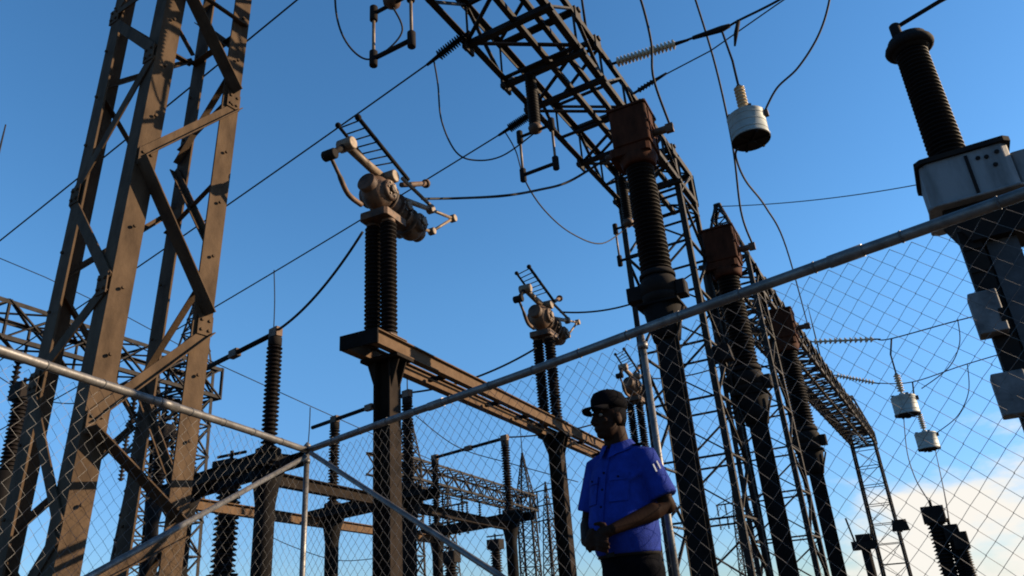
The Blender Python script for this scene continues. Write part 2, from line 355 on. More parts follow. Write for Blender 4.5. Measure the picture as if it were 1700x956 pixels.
# ------------------------------------------------------------------ fence
HF = 2.30
CC = at_h(510, 748, HF); RR = at_h(1700, 320, HF); LL = at_h(0, 580, HF)
def fence(end, length, label, posts, corner, bpx, mesh_seed):
    d = (end - CC); d.z = 0; d.normalize(); nrm = V((d.y, -d.x, 0))
    if nrm.dot(V((0, 0, 0)) - CC) < 0: nrm = -nrm
    base = V((CC.x, CC.y, 0))
    t = thing('chain_link_fence', label, 'fence', base)
    MB().tube([base + ZU * HF + d * (.04 if not corner else 0) + (d * x) + V((0, 0, .006 * math.sin(x * 1.7))) for x in [length * i / 30 for i in range(31)]], .030, 12).build('top_rail', M['galv'], t)
    for x in posts:
        mb = MB(); c = base + d * x; hh = HF - (.032 if x else -.03)
        mb.tube([c, c + ZU * hh], .021 if x else .027, 12)
        if x == 0: mb.lathe(c + ZU * hh, c + ZU * (hh + .05), [(0, .034), (.4, .034), (1, .008)], 12)
        po = mb.build('post', M['galv'], t)
        cl = MB(); cl.lathe(c + ZU * (HF - .12), c + ZU * (HF - .08), [(0, .034), (1, .034)], 12); cl.build('clamp_band', M['galv'], po)
    tz = MB()
    for k in range(1, int(length / .42)):
        c = base + d * (k * .42 + .03 * math.sin(k * 7.3)) + ZU * (HF + .006 * math.sin(k * .42 * 1.7))
        tz.lathe(c - d * .004, c + d * .005, [(0, .0335), (1, .0335)], 10)
    split(tz, 'tie_wire', M['wire'], t)
    sv = MB()
    for x in (1.9, 5.2): sv.lathe(base + d * (x - .09) + ZU * (HF + .006 * math.sin(x * 1.7)), base + d * (x + .09) + ZU * (HF + .006 * math.sin(x * 1.7)), [(0, .0345), (1, .0345)], 12)
    split(sv, 'rail_sleeve', M['galv'], t)
    q1 = on_plane(*bpx[0], base + nrm * .05, nrm); q2 = on_plane(*bpx[1], base + nrm * .05, nrm)
    e = (q2 - q1); k = (q1.z - .05) / (q1.z - q2.z)
    MB().tube([q1, q1 + e * k], .022, 12).build('brace', M['galv'], t)
    # woven wire: every wire zigzags over half a diamond
    p = .052; rnd = random.Random(mesh_seed); w = MB(); nw = int(length / p); ns = int((HF - .1) / p)
    for i in range(nw):
        pts = []
        for j in range(ns + 1):
            x = i * p + (p if (j + i) % 2 else -.002); z = HF - .035 - j * p
            bow = .022 * math.sin(x * 1.9 + mesh_seed) * math.sin(z * 2.1) + .010 * math.sin(x * 5.1 + z * 3.3)
            pts.append(base + d * (x + rnd.uniform(-.002, .002)) + ZU * z - nrm * (.035 - bow + (.0025 if j % 2 else -.0025)))
        w.tube(pts, .0019 if corner else .0014, 3, False)
    w.build('wire_mesh', M['wire'], t)
    return t
dR = (RR - CC).length
fence(RR, dR + 2.2, 'galvanised chain link fence whose top rail climbs to the right behind the guard', [0, (at_h(1057, 547, HF) - CC).length, 7.7], True, ((516, 752), (830, 956)), 1)
fence(LL, (LL - CC).length + 2.0, 'galvanised chain link fence whose top rail climbs to the left past the rusty tower', [4.1], False, ((508, 758), (150, 956)), 2)

# ------------------------------------------------------------------ gantries along one line
RG, NG = az(28.5)
def gp_(along, lat, h): return RG * along + NG * lat + ZU * h
def spike(par, p, h, r=.02):
    MB().tube([p, p + ZU * h * .55, p + ZU * h], [r, r * .8, r * .3], 8).build('lightning_rod', M['lattice'], par)
g1 = thing('lattice_gantry', 'dark steel lattice gantry with its long beam passing overhead from the top of the picture', 'gantry', gp_(12.6, -3.5, 0), 'lattice gantries')
LA, LB, HB, HT = -4.13, -2.88, 7.85, 8.53
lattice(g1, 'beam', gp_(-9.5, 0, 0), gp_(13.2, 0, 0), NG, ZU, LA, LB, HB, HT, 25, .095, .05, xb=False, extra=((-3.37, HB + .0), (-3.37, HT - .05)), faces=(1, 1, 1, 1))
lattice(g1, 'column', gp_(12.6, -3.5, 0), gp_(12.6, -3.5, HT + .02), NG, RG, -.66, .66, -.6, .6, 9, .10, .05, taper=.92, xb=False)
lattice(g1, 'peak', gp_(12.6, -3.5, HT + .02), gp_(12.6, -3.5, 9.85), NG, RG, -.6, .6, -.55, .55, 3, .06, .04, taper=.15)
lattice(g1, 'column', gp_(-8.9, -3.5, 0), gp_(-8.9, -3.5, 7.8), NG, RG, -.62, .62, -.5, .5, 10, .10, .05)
spike(g1, gp_(8.2, -2.9, HT), 2.2)
# tie plates and hanger brackets along the beam
hb = MB()
for a in (5.3, 6.85, 7.85, 8.55, 10.4, 12.0):
    hb.bar(gp_(a, LA - .05, HB - .04), gp_(a, LB + .05, HB - .04), .09, .06); hb.bar(gp_(a, LA - .05, HT + .03), gp_(a, LB + .05, HT + .03), .08, .05)
    hb.box(gp_(a, LA + .02, HB - .02), RG * .12, NG * .02, ZU * .12); hb.box(gp_(a, LB, HT - .06), RG * .10, NG * .02, ZU * .11)
split(hb, 'cross_tie', M['lattice'], g1)
g2 = thing('lattice_gantry', 'farther dark lattice gantry with two slender columns, right of the guard', 'gantry', gp_(18.3, -3.5, 0), 'lattice gantries')
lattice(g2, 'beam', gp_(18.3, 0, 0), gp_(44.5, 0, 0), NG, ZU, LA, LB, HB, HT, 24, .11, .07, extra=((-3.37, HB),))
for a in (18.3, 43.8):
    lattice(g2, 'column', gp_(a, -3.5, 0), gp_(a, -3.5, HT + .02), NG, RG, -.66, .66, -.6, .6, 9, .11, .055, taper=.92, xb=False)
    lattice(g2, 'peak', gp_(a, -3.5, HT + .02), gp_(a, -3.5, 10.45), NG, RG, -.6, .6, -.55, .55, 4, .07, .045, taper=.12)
spike(g2, gp_(29, -3.0, HT), 2.4, .03)
# small dark boxes of unknown use on the lattice columns
def equipment_box(px, z, label, s=1.0):
    c = P(*px, z); t = thing('equipment_box', label, 'enclosure', c - ZU * .2 * s)
    a, n = az(205)
    MB().extrude([(-.20 * s, -.13 * s), (.20 * s, -.13 * s), (.16 * s, .13 * s), (-.16 * s, .13 * s)], c - a * .1 * s, c + a * .12 * s, n, ZU).build('housing', M['dark'], t)
    MB().bar(c - a * .1 * s, c - a * .35 * s - ZU * .12 * s, .05 * s).build('bracket', M['lattice'], t)
equipment_box((1196, 588), 12.6, 'small dark box fixed to the near lattice column, close to the fence rail')
equipment_box((1494, 872), 30, 'small dark box on the far lattice column near the clouds', 1.6)

# far gantries
def far_gantry(pa, pb, h, label, cols, w=1.4):
    A = at_h(*pa, h); B = at_h(*pb, h); d = (B - A); d.z = 0; ln = d.length; d.normalize(); n = V((d.y, -d.x, 0))
    A0 = V((A.x, A.y, 0))
    t = thing('lattice_gantry', label, 'gantry', A0, 'lattice gantries')
    lattice(t, 'beam', A0 - d * .8, A0 + d * (ln + .8), n, ZU, -w / 2, w / 2, h - 1.2, h, max(6, int((ln + 1.6) / 1.6)), .13, .085)
    for c in cols:
        b = A0 + d * (ln * c)
        lattice(t, 'column', b, b + ZU * h, n, d, -w / 2, w / 2, -.6, .6, 9, .13, .08, taper=.85)
        lattice(t, 'peak', b + ZU * (h + .05), b + ZU * (h + 3.2), n, d, -.55, .55, -.5, .5, 5, .09, .06, taper=.1)
        MB().tube([b + ZU * (h + 3.0), b + ZU * (h + 6)], [.05, .02], 6).build('lightning_rod', M['lattice'], t)
    # droppers and post insulators under the beam give its cluttered outline
    s_ = MB()
    k = 2.0
    while k < ln:
        q = A0 + d * k + n * random.uniform(-.5, .5)
        s_.sheds(q + ZU * (h - 1.2), q + ZU * (h - 2.6), .05, .12, 9, 8); k += random.uniform(1.8, 3.6)
    split(s_, 'insulator', M['porcelain'], t)
    return t
far_gantry((-60, 492), (318, 610), 10.3, 'distant lattice gantry seen between the legs of the rusty tower', (.0, 1.0), 1.6)
far_gantry((640, 752), (872, 822), 9.3, 'small distant lattice gantry low behind the busbar insulators', (.12, 1.0))

def mast(px, h, label, w=1.6, arms=2):
    b = at_h(*px, h); b.z = 0
    t = thing('lattice_mast', label, 'pylon', b, 'distant lattice masts')
    a, n = az(40)
    lattice(t, 'body', b, b + ZU * (h * .72), n, a, -w / 2, w / 2, -w / 2, w / 2, 9, .12, .08, taper=.45)
    lattice(t, 'peak', b + ZU * (h * .72), b + ZU * h, n, a, -w * .22, w * .22, -w * .22, w * .22, 6, .09, .06, taper=.12)
    for k in range(arms):
        z = h * (.72 + .11 * k)
        ar = MB(); ar.bar(b - n * 2.2 + ZU * z, b + n * 2.2 + ZU * z, .12, .12); ar.bar(b - n * 2.2 + ZU * z, b + ZU * (z + .7), .07); ar.bar(b + n * 2.2 + ZU * z, b + ZU * (z + .7), .07)
        for s in (-2.1, -1.2, 1.2, 2.1): ar.sheds(b + n * s + ZU * z, b + n * s + ZU * (z - 1.1), .05, .13, 7, 8)
        ar.build('crossarm', M['lattice'], t)
mast((262, 610), 11, 'distant lattice mast between the dark inner leg and the right leg of the rusty tower')
mast((905, 800), 13, 'distant lattice mast low in the gap left of the guard', 1.8, 3)
mast((742, 800), 11, 'distant lattice mast low between the near bench post and the middle bench post', 1.6, 2)
mast((1215, 800), 12, 'distant lattice mast seen through the near gantry column right of the guard', 1.7, 2)

# ------------------------------------------------------------------ vertical break disconnectors on a steel bench
RD, ND = az(24)
D = [P(632, 566, 8.2)]; HD = D[0].z
D.append(at_h(915, 702, HD)); D.append(D[1] + RD * 5.2)
bn = thing('steel_bench', 'long rusty steel bench of twin beams on tall posts carrying the three disconnectors', 'support', V((D[0].x, D[0].y, 0)))
E0 = V((D[0].x, D[0].y, 0)) - RD * .38; E1 = V((D[2].x, D[2].y, 0)) + RD * .6
for sgn in (-1, 1):
    c = ND * (.185 * sgn)
    MB().ibeam(E0 + c + ZU * (HD - .095), E1 + c + ZU * (HD - .095), ND, ZU, .09, .165, .013).build('beam', M['beam'], bn)
ends = MB()
ends.box(E0 - RD * .012 + ZU * (HD - .095), ND * .24, RD * .010, ZU * .08)
ends.build('end_plate', M['post'], bn)
for i in range(3):
    b = V((D[i].x, D[i].y, 0)) + RD * .12
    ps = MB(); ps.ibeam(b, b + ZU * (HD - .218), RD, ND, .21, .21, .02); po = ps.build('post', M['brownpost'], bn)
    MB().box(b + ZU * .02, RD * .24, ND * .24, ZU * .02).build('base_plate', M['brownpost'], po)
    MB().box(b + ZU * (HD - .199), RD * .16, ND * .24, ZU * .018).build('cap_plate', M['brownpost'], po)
    gs = MB()
    for s in (-1, 1):
        for k in (-1, 1): gs.extrude([(0, 0), (.10, 0), (0, -.3)], b + RD * (k * .07) - RD * .008 + ND * (s * .106) + ZU * (HD - .22), b + RD * (k * .07) + RD * .008 + ND * (s * .106) + ZU * (HD - .22), ND * s, ZU)
    split(gs, 'gusset', M['brownpost'], po)
orod = MB(); orod.tube([E0 + RD * .5 + ND * .03 + ZU * (HD - .2), E1 - RD * .6 + ND * .03 + ZU * (HD - .2)], .014, 8); orod.build('operating_rod', M['alu'], bn)
for x in (1.6, 3.1, 4.05, 6.4, 8.3):
    q = E0 + RD * x; MB().bar(q - ND * .142 + ZU * (HD - .12), q + ND * .142 + ZU * (HD - .12), .05, .05).build('batten', M['post'], bn)
for i in range(3):
    MB().box(V((D[i].x, D[i].y, HD - .006)), RD * .16, ND * .24, ZU * .005).build('mount_plate', M['mech'], bn)

def disconnector(base, label):
    t = thing('disconnector', label, 'switch', base, 'vertical break disconnectors')
    hp = on_plane(632, 375, base, RD)                   # top of the insulators
    top = hp.z
    for s in (-1, 1):
        c = base + ND * (.105 * s)
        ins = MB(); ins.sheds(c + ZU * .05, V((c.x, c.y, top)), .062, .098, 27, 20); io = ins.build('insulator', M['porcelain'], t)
        MB().cyl(c, c + ZU * .05, .095, 20).build('foot_flange', M['mech'], io)
        MB().cyl(V((c.x, c.y, top)), V((c.x, c.y, top + .05)), .08, 20).build('cap_flange', M['mech'], io)
    hc = V((base.x, base.y, top))
    def q(u, v, off=0): return on_plane(u, v, base, ND) + ND * off   # plane of the arm
    # castings
    a = q(628, 322); b = q(680, 375); dirn = (b - a).normalized()
    hm = MB(); hm.ball(a, .23, .19, .22, 18, 12, (RD, ND, ZU)); hm.ball(b, .20, .16, .19, 18, 12, (RD, ND, ZU))
    hm.box(V((base.x, base.y, top + .09)) + RD * .05, RD * .22, ND * .19, ZU * .045, .03)
    hm.tube([a, b], [.16, .14], 16)
    for pt_, rr in ((a, .13), (b, .12)):
        hm.cyl(pt_ - ND * .2, pt_ + ND * .2, rr, 20, .02)
    for f_ in (.18, .42, .66, .86): hm.cyl(a.lerp(b, f_) - dirn * .014, a.lerp(b, f_) + dirn * .014, .215 - .03 * f_, 20, .004)
    hm.cyl(a - dirn * .26, a - dirn * .12, .12, 18, .01); hm.cyl(b + dirn * .10, b + dirn * .235, .10, 18, .01)
    hd = hm.build('mechanism_head', M['mech'], t)
    bo = MB()
    for pt_ in (a, b, a.lerp(b, .5)):
        bo.cyl(pt_ + ND * .2, pt_ + ND * .235, .055, 14, .01)
        for k in range(6):
            an = k * math.pi / 3; bo.cyl(pt_ + RD * (.085 * math.cos(an)) + ZU * (.085 * math.sin(an)) + ND * .198, pt_ + RD * (.085 * math.cos(an)) + ZU * (.085 * math.sin(an)) + ND * .215, .014, 6)
    split(bo, 'boss', M['alu'], hd)
    # upper arm with knee joint
    k0 = q(632, 300, .05); k1 = q(568, 243, .05)
    ar = MB(); ar.tube([k0, k1], [.058, .045], 14); ao = ar.build('arm', M['alu'], t)
    kn = MB(); kn.cyl(k1 - ND * .09, k1 + ND * .11, .075, 16, .012); kn.cyl(k0 - ND * .08, k0 + ND * .17, .08, 16, .012)
    split(kn, 'knee_joint', M['alu'], ao)
    j = q(545, 258, .02); jm = MB(); jm.cyl(j - ND * .08, j + ND * .08, .06, 14, .01); jm.tube([j, k1], .035, 10)
    jm.build('spring_box', M['dark'], ao)
    MB().tube(spline([j, q(560, 290, .02), q(578, 322, .0), q(600, 340, .0)], 5), [.022] * 6 + [.03] * 10, 8).build('balance_rod', M['mech'], t)
    # twin contact blade with rungs
    bl = MB(); pA, pB = q(648, 300, -.09), q(572, 204, -.09); qA, qB = q(668, 302, .09), q(584, 199, .09)
    bl.tube([pA, pB], .020, 8); bl.tube([qA, qB], .026, 8)
    for k in range(7): f = .30 + k * .11; bl.tube([pA.lerp(pB, f), qA.lerp(qB, f)], .009, 6)
    bl.ball(pB, .035); bl.ball(qB, .04)
    bl.build('contact_blade', M['post'], t)
    MB().tube([q(655, 300, .11), q(700, 345, .13)], .024, 8).build('guide_rod', M['alu'], t)
    # rear counterweight fittings
    cw = MB(); e1, e2, e3 = q(700, 352, .13), q(741, 366, .10), q(711, 386, .05)
    for e, r_ in ((e1, .062), (e2, .055), (e3, .05)): cw.cyl(e - ND * .04, e + ND * .05, r_, 16, .01)
    cw.tube([e1, e2], .022, 8); cw.tube([e2, e3], .02, 8); cw.tube([e3, b], .022, 8); cw.tube([q(655, 335, .12), e1], .035, 10)
    split(cw, 'counterweight', M['alu'], t)
    # line terminal
    s0 = q(672, 305, -.05); s1 = q(712, 303, -.05); tm = MB(); tm.cyl(s0, s1, .035, 12); tm.cyl(s1 - (s1 - s0).normalized() * .02, s1 + (s1 - s0).normalized() * .03, .062, 14, .008)
    tm.build('terminal', M['mech'], t)
    return t, q(700, 330), q(602, 385)
dlab = ['largest disconnector, on twin dark insulators at the near end of the steel bench',
        'middle disconnector of the bench, smaller, left of and above the guard in the cap',
        'farthest disconnector of the bench, tiny, just right of the fence post beside the guard']
d1, TR, TLo = disconnector(D[0], dlab[0])
dis = [d1] + [dup(d1, D[i], dlab[i]) for i in (1, 2)]
def dis_r(i): return TR - D[0] + D[i]
def dis_l(i): return TLo - D[0] + D[i]

# ------------------------------------------------------------------ instrument transformers on posts
RC, NC = az(25)
C = [P(1099, 508, 9.0)]; HC = C[0].z
C.append(at_h(1248, 655, HC)); C.append(at_h(1345, 748, HC))
def transformer(base, label):
    t = thing('current_transformer', label, 'transformer', base, 'box headed current transformers on posts')
    tk = MB(); tk.lathe(base, base + ZU * .12, [(0, .18), (.6, .21), (1, .23)], 24); tk.lathe(base + ZU * .12, base + ZU * .36, [(0, .23), (.7, .23), (1, .19)], 24)
    tk.lathe(base + ZU * .36, base + ZU * .44, [(0, .22), (.5, .22), (1, .19)], 24)
    tko = tk.build('base_tank', M['dark'], t)
    tb = MB(); tb.box(base + ZU * .2 - NC * .29, NC * .10, RC * .09, ZU * .09, .015); tb.box(base + ZU * .16 + NC * .27, NC * .06, RC * .1, ZU * .09, .015); split(tb, 'terminal_box', M['dark'], tko)
    ih = 1.50
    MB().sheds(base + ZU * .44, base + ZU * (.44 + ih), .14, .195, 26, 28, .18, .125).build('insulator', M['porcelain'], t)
    z0 = .44 + ih
    nk = MB(); nk.lathe(base + ZU * z0, base + ZU * (z0 + .13), [(0, .21), (.3, .22), (1, .25)], 24); nk.box(base + ZU * (z0 + .19) - NC * .05, NC * .27, RC * .23, ZU * .06, .04)
    nk.build('neck', M['headbox'], t)
    hb_ = MB(); hb_.box(base + ZU * (z0 + .53), NC * .25, RC * .25, ZU * .28, .025); ho = hb_.build('head_box', M['headbox'], t, .012)
    ld = MB(); ld.box(base + ZU * (z0 + .825), NC * .27, RC * .27, ZU * .015, .02)
    ld.build('lid', M['headbox'], ho)
    rb_ = MB()
    for s in (-.5, .5): rb_.box(base + ZU * (z0 + .53) + NC * .257 + RC * (.27 * s), NC * .007, RC * .02, ZU * .24)
    rb_.box(base + ZU * (z0 + .53) + NC * .26, NC * .012, RC * .22, ZU * .02); split(rb_, 'rib', M['headbox'], ho)
    tm = MB(); tm.cyl(base + ZU * (z0 + .45) + NC * .22, base + ZU * (z0 + .45) + NC * .43, .05, 14, .01); tm.box(base + ZU * (z0 + .45) + NC * .47, NC * .05, RC * .03, ZU * .06)
    tm.cyl(base + ZU * (z0 + .3) - NC * .22 , base + ZU * (z0 + .3) - NC * .43, .045, 14, .01)
    split(tm, 'terminal', M['mech'], t)
    return t
clab = ['nearest current transformer, its reddish brown head box in front of the lattice beam',
        'current transformer with box head above the fence rail, middle of its row of three',
        'far current transformer with box head below the fence rail, before the far gantry']
c1 = transformer(C[0], clab[0])
CS = (1.0, 1.15, 1.32)
cts = [c1] + [dup(c1, C[i], clab[i], scale=CS[i]) for i in (1, 2)]
def ct_post(b, h, label, s=1.0):
    b = V((b.x, b.y, 0))
    t = thing('support_post', label, 'post', b, 'steel posts under the transformers')
    w = .215 * s
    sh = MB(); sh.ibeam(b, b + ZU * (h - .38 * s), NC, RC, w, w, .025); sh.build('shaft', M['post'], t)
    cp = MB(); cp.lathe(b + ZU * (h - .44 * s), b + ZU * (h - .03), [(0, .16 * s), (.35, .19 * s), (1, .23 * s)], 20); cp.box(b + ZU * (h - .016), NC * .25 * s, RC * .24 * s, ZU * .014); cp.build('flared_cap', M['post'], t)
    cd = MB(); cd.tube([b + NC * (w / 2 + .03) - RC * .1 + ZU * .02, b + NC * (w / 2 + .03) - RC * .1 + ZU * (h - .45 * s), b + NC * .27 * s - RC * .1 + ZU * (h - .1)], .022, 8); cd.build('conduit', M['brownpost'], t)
    MB().box(b + ZU * .02, NC * .28, RC * .28, ZU * .02).build('base_plate', M['post'], t)
    return t
ct_post(C[0], HC, 'dark steel post just right of the guard, under the nearest current transformer')
ct_post(C[1], HC, 'dark steel post under the middle current transformer of the row', 1.2)
ct_post(C[2], HC, 'dark steel post under the far current transformer, before the far gantry', 1.3)

# ------------------------------------------------------------------ big voltage transformer at the right edge
RB, NB = az(28)
bB = P(1622, 352, 6.4); hB = bB.z
vt = thing('voltage_transformer', 'tall ribbed dark insulator on a grey tank at the right edge, ringed cap on top', 'transformer', bB)
tk = MB(); tk.box(bB + ZU * .22, NB * .33, RB * .3, ZU * .21, .05); ld_ = MB(); ld_.box(bB + ZU * .445, NB * .36, RB * .33, ZU * .022, .05); tk.box(bB + ZU * .013, NB * .36, RB * .33, ZU * .013, .05)
tko = tk.build('tank', M['tank'], vt, .015); ld_.build('lid', M['dark'], tko)
sp = MB(); sp.box(bB + ZU * .21 + NB * .02 - RB * .306, NB * .012, RB * .01, ZU * .18); sp.build('seam', M['dark'], tko)
hl = MB()
for x, z in ((.16, .33), (.2, .24), (.24, .35), (.1, .34)): hl.cyl(bB + NB * x + ZU * z - RB * .30, bB + NB * x + ZU * z - RB * .312, .018, 10)
split(hl, 'bolt_head', M['dark'], tko)
MB().box(bB + ZU * .22 + NB * .47, NB * .135, RB * .18, ZU * .15, .02).build('terminal_box', M['tank'], vt, .01)
ax = bB + ZU * .47 - NB * .06
pt_ = on_plane(1503, 80, ax, RB); ph = pt_.z - ax.z
fl = MB(); fl.cyl(ax, ax + ZU * .05, .22, 24, .01); fl.build('foot_flange', M['tank'], vt)
MB().sheds(ax + ZU * .05, ax + ZU * (ph - .08), .112, .152, 28, 28, .138, .105).build('insulator', M['porcelain'], vt)
cp = MB(); z = ph - .08
cp.lathe(ax + ZU * z, ax + ZU * (z + .20), [(0, .13), (.15, .17), (.45, .185), (.8, .17), (1, .10)], 24)
cpo = cp.build('cap', M['dark'], vt)
tr = MB(); R0 = .17
tr.tube([ax + ZU * (z + .07) + NB * (R0 * math.cos(k * math.pi / 12)) + RB * (R0 * math.sin(k * math.pi / 12)) for k in range(25)], .045, 10, False); tr.build('corona_ring', M['dark'], cpo)
tt = MB(); tt.cyl(ax + ZU * (z + .18) - NB * .06, ax + ZU * (z + .38) - NB * .06, .048, 14, .012); tt.build('top_terminal', M['dark'], vt)
vtop = ax + ZU * (z + .34) - NB * .06
vp = thing('support_post', 'broad grey steel post at the right edge with junction boxes on its left side', 'post', V((bB.x, bB.y, 0)))
b = V((bB.x, bB.y, 0)) + NB * .08
MB().ibeam(b, b + ZU * (hB - .32), NB, RB, .22, .22, .022).build('shaft', M['shaft'], vp)
cp = MB(); cp.extrude([(-.2, -.32), (.2, -.32), (.34, -.0), (-.34, -.0)], b - RB * .22 + ZU * (hB - .004), b + RB * .22 + ZU * (hB - .004), NB, ZU); cp.build('bracket', M['dark'], vp)
du = MB(); du.bar(b - NB * .21 - RB * .08 + ZU * .02, b - NB * .21 - RB * .08 + ZU * (hB - .2), .15, .16, RB)
for zz in (.35, .55, .72, .95, 1.1, 1.5, 1.7): du.bar(b - NB * .28 - RB * .08 + ZU * (hB - zz), b - NB * .14 - RB * .08 + ZU * (hB - zz), .19, .06)
du.build('cable_duct', M['dark'], vp)
for u, v, w_, h_ in ((1640, 522, .10, .17), (1682, 655, .11, .16)):
    c = on_plane(u, v, b - RB * .22, RB)
    jb = MB(); jb.box(c, NB * w_, RB * .1, ZU * h_, .012); jo = jb.build('junction_box', M['jbox'], vp, .008)
    MB().box(c + NB * w_ * .85 - RB * .105 - ZU * h_ * .3, NB * .02, RB * .01, ZU * .05).build('latch', M['dark'], jo)

# ------------------------------------------------------------------ horizontal busbar switches in the middle distance
def post_ins(px, h_top, label, ih=1.5, group='busbar post insulators'):
    q = at_h(*px, h_top); b = q - ZU * ih
    t = thing('post_insulator', label, 'insulator', b, group)
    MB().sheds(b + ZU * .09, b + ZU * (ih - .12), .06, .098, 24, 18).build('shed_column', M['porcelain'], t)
    MB().cyl(b, b + ZU * .09, .15, 18, .01).build('foot', M['dark'], t)
    cp = MB(); cp.cyl(b + ZU * (ih - .12), b + ZU * ih, .085, 16, .01); cp.build('cap', M['dark'], t)
    return t, b, q
plist = {}
lab = {'PI1': ('tall dark post insulator in open sky right of the rusty tower', (457, 560)), 'PI3': ('dark post insulator just right of the near bench post', (676, 660)),
       'PI5': ('rightmost dark post insulator of the far switch row, left of the guard', (838, 732)), 'PI2': ('dark post insulator left of the near bench post, bar at its top', (556, 702)),
       'PI4': ('short dark post insulator between the near bench post and the rightmost one', (722, 764))}
HP = 4.15
for k, (lb, px) in lab.items():
    if k == 'PI1':
        proto_pi, b, q = post_ins(px, HP, lb); plist[k] = (b, q)
    else:
        q = at_h(*px, HP); b = q - ZU * 1.5; dup(proto_pi, b, lb); plist[k] = (b, q)
dv = plist['PI3'][1] - plist['PI2'][1]
q0 = plist['PI1'][1] - dv; dup(proto_pi, q0 - ZU * 1.5, 'dark post insulator half hidden behind the rusty tower leg'); plist['PI0'] = (q0 - ZU * 1.5, q0)
# benches under each pair
def bench(ka, kb, label):
    a, b = plist[ka][0], plist[kb][0]; d = (b - a); d.z = 0; ln = d.length; d.normalize(); n = V((d.y, -d.x, 0)); h = a.z
    t = thing('switch_stand', label, 'support', V((a.x, a.y, 0)), 'stands under the busbar switches')
    A = V((a.x, a.y, 0)); 
    for s in (-1, 1):
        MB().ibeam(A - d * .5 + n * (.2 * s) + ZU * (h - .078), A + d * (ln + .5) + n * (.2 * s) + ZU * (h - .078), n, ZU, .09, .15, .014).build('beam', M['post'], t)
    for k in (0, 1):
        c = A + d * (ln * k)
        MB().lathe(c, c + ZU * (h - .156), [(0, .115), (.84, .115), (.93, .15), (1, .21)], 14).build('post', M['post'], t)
        bx_ = MB(); bx_.box(c + ZU * (h - .078), d * .26, n * .148, ZU * .07, .02); bx_.build('bearing', M['dark'], t)
    return t
bench('PI0', 'PI1', 'dark stand under the nearest busbar switch beside the rusty tower')
bench('PI2', 'PI3', 'dark stand under the middle busbar switch behind the near bench post')
bench('PI4', 'PI5', 'dark stand under the farthest busbar switch left of the guard')
# long girders that tie the stands
def girder(p, q, label, m='beam'):
    t = MB(); d = (q - p).normalized(); n = V((d.y, -d.x, 0)).normalized(); t.ibeam(p, q, n, ZU, .11, .15, .014)
    return tag(t.build('girder', M[m]), label, 'girder', 'girders between the busbar stands')
hh = plist['PI1'][0].z - .312
girder(plist['PI0'][0] * 1 - ZU * .24, plist['PI4'][0] - ZU * .24, 'left rusty girder running away between the busbar stands')
girder(plist['PI1'][0] - ZU * .24, plist['PI5'][0] - ZU * .24, 'right dark girder running away between the busbar stands', 'brownpost')
def arm(ka, kb, label, ext=(0, 0)):
    a, b = plist[ka][1], plist[kb][1]; d = (b - a).normalized(); a2 = a - d * ext[0] + ZU * .06; b2 = b + d * ext[1] + ZU * .06
    t = thing('busbar', label, 'busbar', a2 - ZU * .06, 'horizontal switch arms')
    MB().tube([a2, b2], .035, 10).build('blade', M['post'], t)
    cl = MB()
    for e in (a, b): cl.box(e + ZU * .06, d * .09, V((d.y, -d.x, 0)) * .05, ZU * .06, .01)
    m_ = a.lerp(b, .5) + ZU * .06; cl.box(m_, d * .1, V((d.y, -d.x, 0)) * .045, ZU * .05, .01)
    split(cl, 'clamp', M['mech'], t)
arm('PI0', 'PI1', 'nearest horizontal switch arm reaching behind the rusty tower leg')
arm('PI2', 'PI3', 'middle horizontal switch arm passing behind the near bench post', (.7, 0))
arm('PI4', 'PI5', 'farthest horizontal switch arm left of the guard')

# distant dark apparatus at lower right
for px, z, h_, lb in (((1546, 842), 15.5, 3, 'thick dark apparatus column low in the clouds at lower right'), ((1576, 872), 15.2, 3, 'dark apparatus column second from the right among the lower clouds'),
                      ((1591, 884), 15.0, 3, 'slim rightmost dark apparatus column among the lower clouds')):
    q = P(*px, z); s = .9 if h_ else 1
    t = thing('apparatus_column', lb, 'equipment', V((q.x, q.y, 0)), 'apparatus columns at lower right')
    r_ = .13 if px[0] < 1560 else .085
    MB().sheds(V((q.x, q.y, max(.5, q.z - 1.6))), q - ZU * .3, r_, r_ * 1.4, 18, 14).build('insulator', M['porcelain'], t)
    MB().cyl(V((q.x, q.y, 0)), V((q.x, q.y, max(.5, q.z - 1.6))), r_ * 1.3, 12).build('pedestal', M['post'], t)
    hb_ = MB(); hb_.box(q - ZU * .15, NC * r_ * 1.6, RC * r_ * 1.5, ZU * .16, .02); hb_.cyl(q - ZU * .0, q + ZU * .14, .03, 8); hb_.build('head', M['dark'], t)
q = P(1436, 905, 22.0); q2 = q - ZU * .0
t = thing('apparatus_column', 'small lone dark post topped by a bracket between the far transformer post and far column', 'equipment', V((q.x, q.y, 0)))  # plain post with a bracket head, no porcelain part
MB().cyl(V((q.x, q.y, 0)), q, .13, 10).build('pedestal', M['post'], t); hb_ = MB(); hb_.box(q, NC * .35, RC * .2, ZU * .12); hb_.box(q + ZU * .2, NC * .2, RC * .2, ZU * .1); hb_.tube([q + ZU * .1 - NC * .25, q + ZU * .8 - NC * .35], .03, 6); hb_.tube([q + ZU * .1 + NC * .2, q + ZU * .7 + NC * .3], .03, 6); hb_.build('head', M['dark'], t)

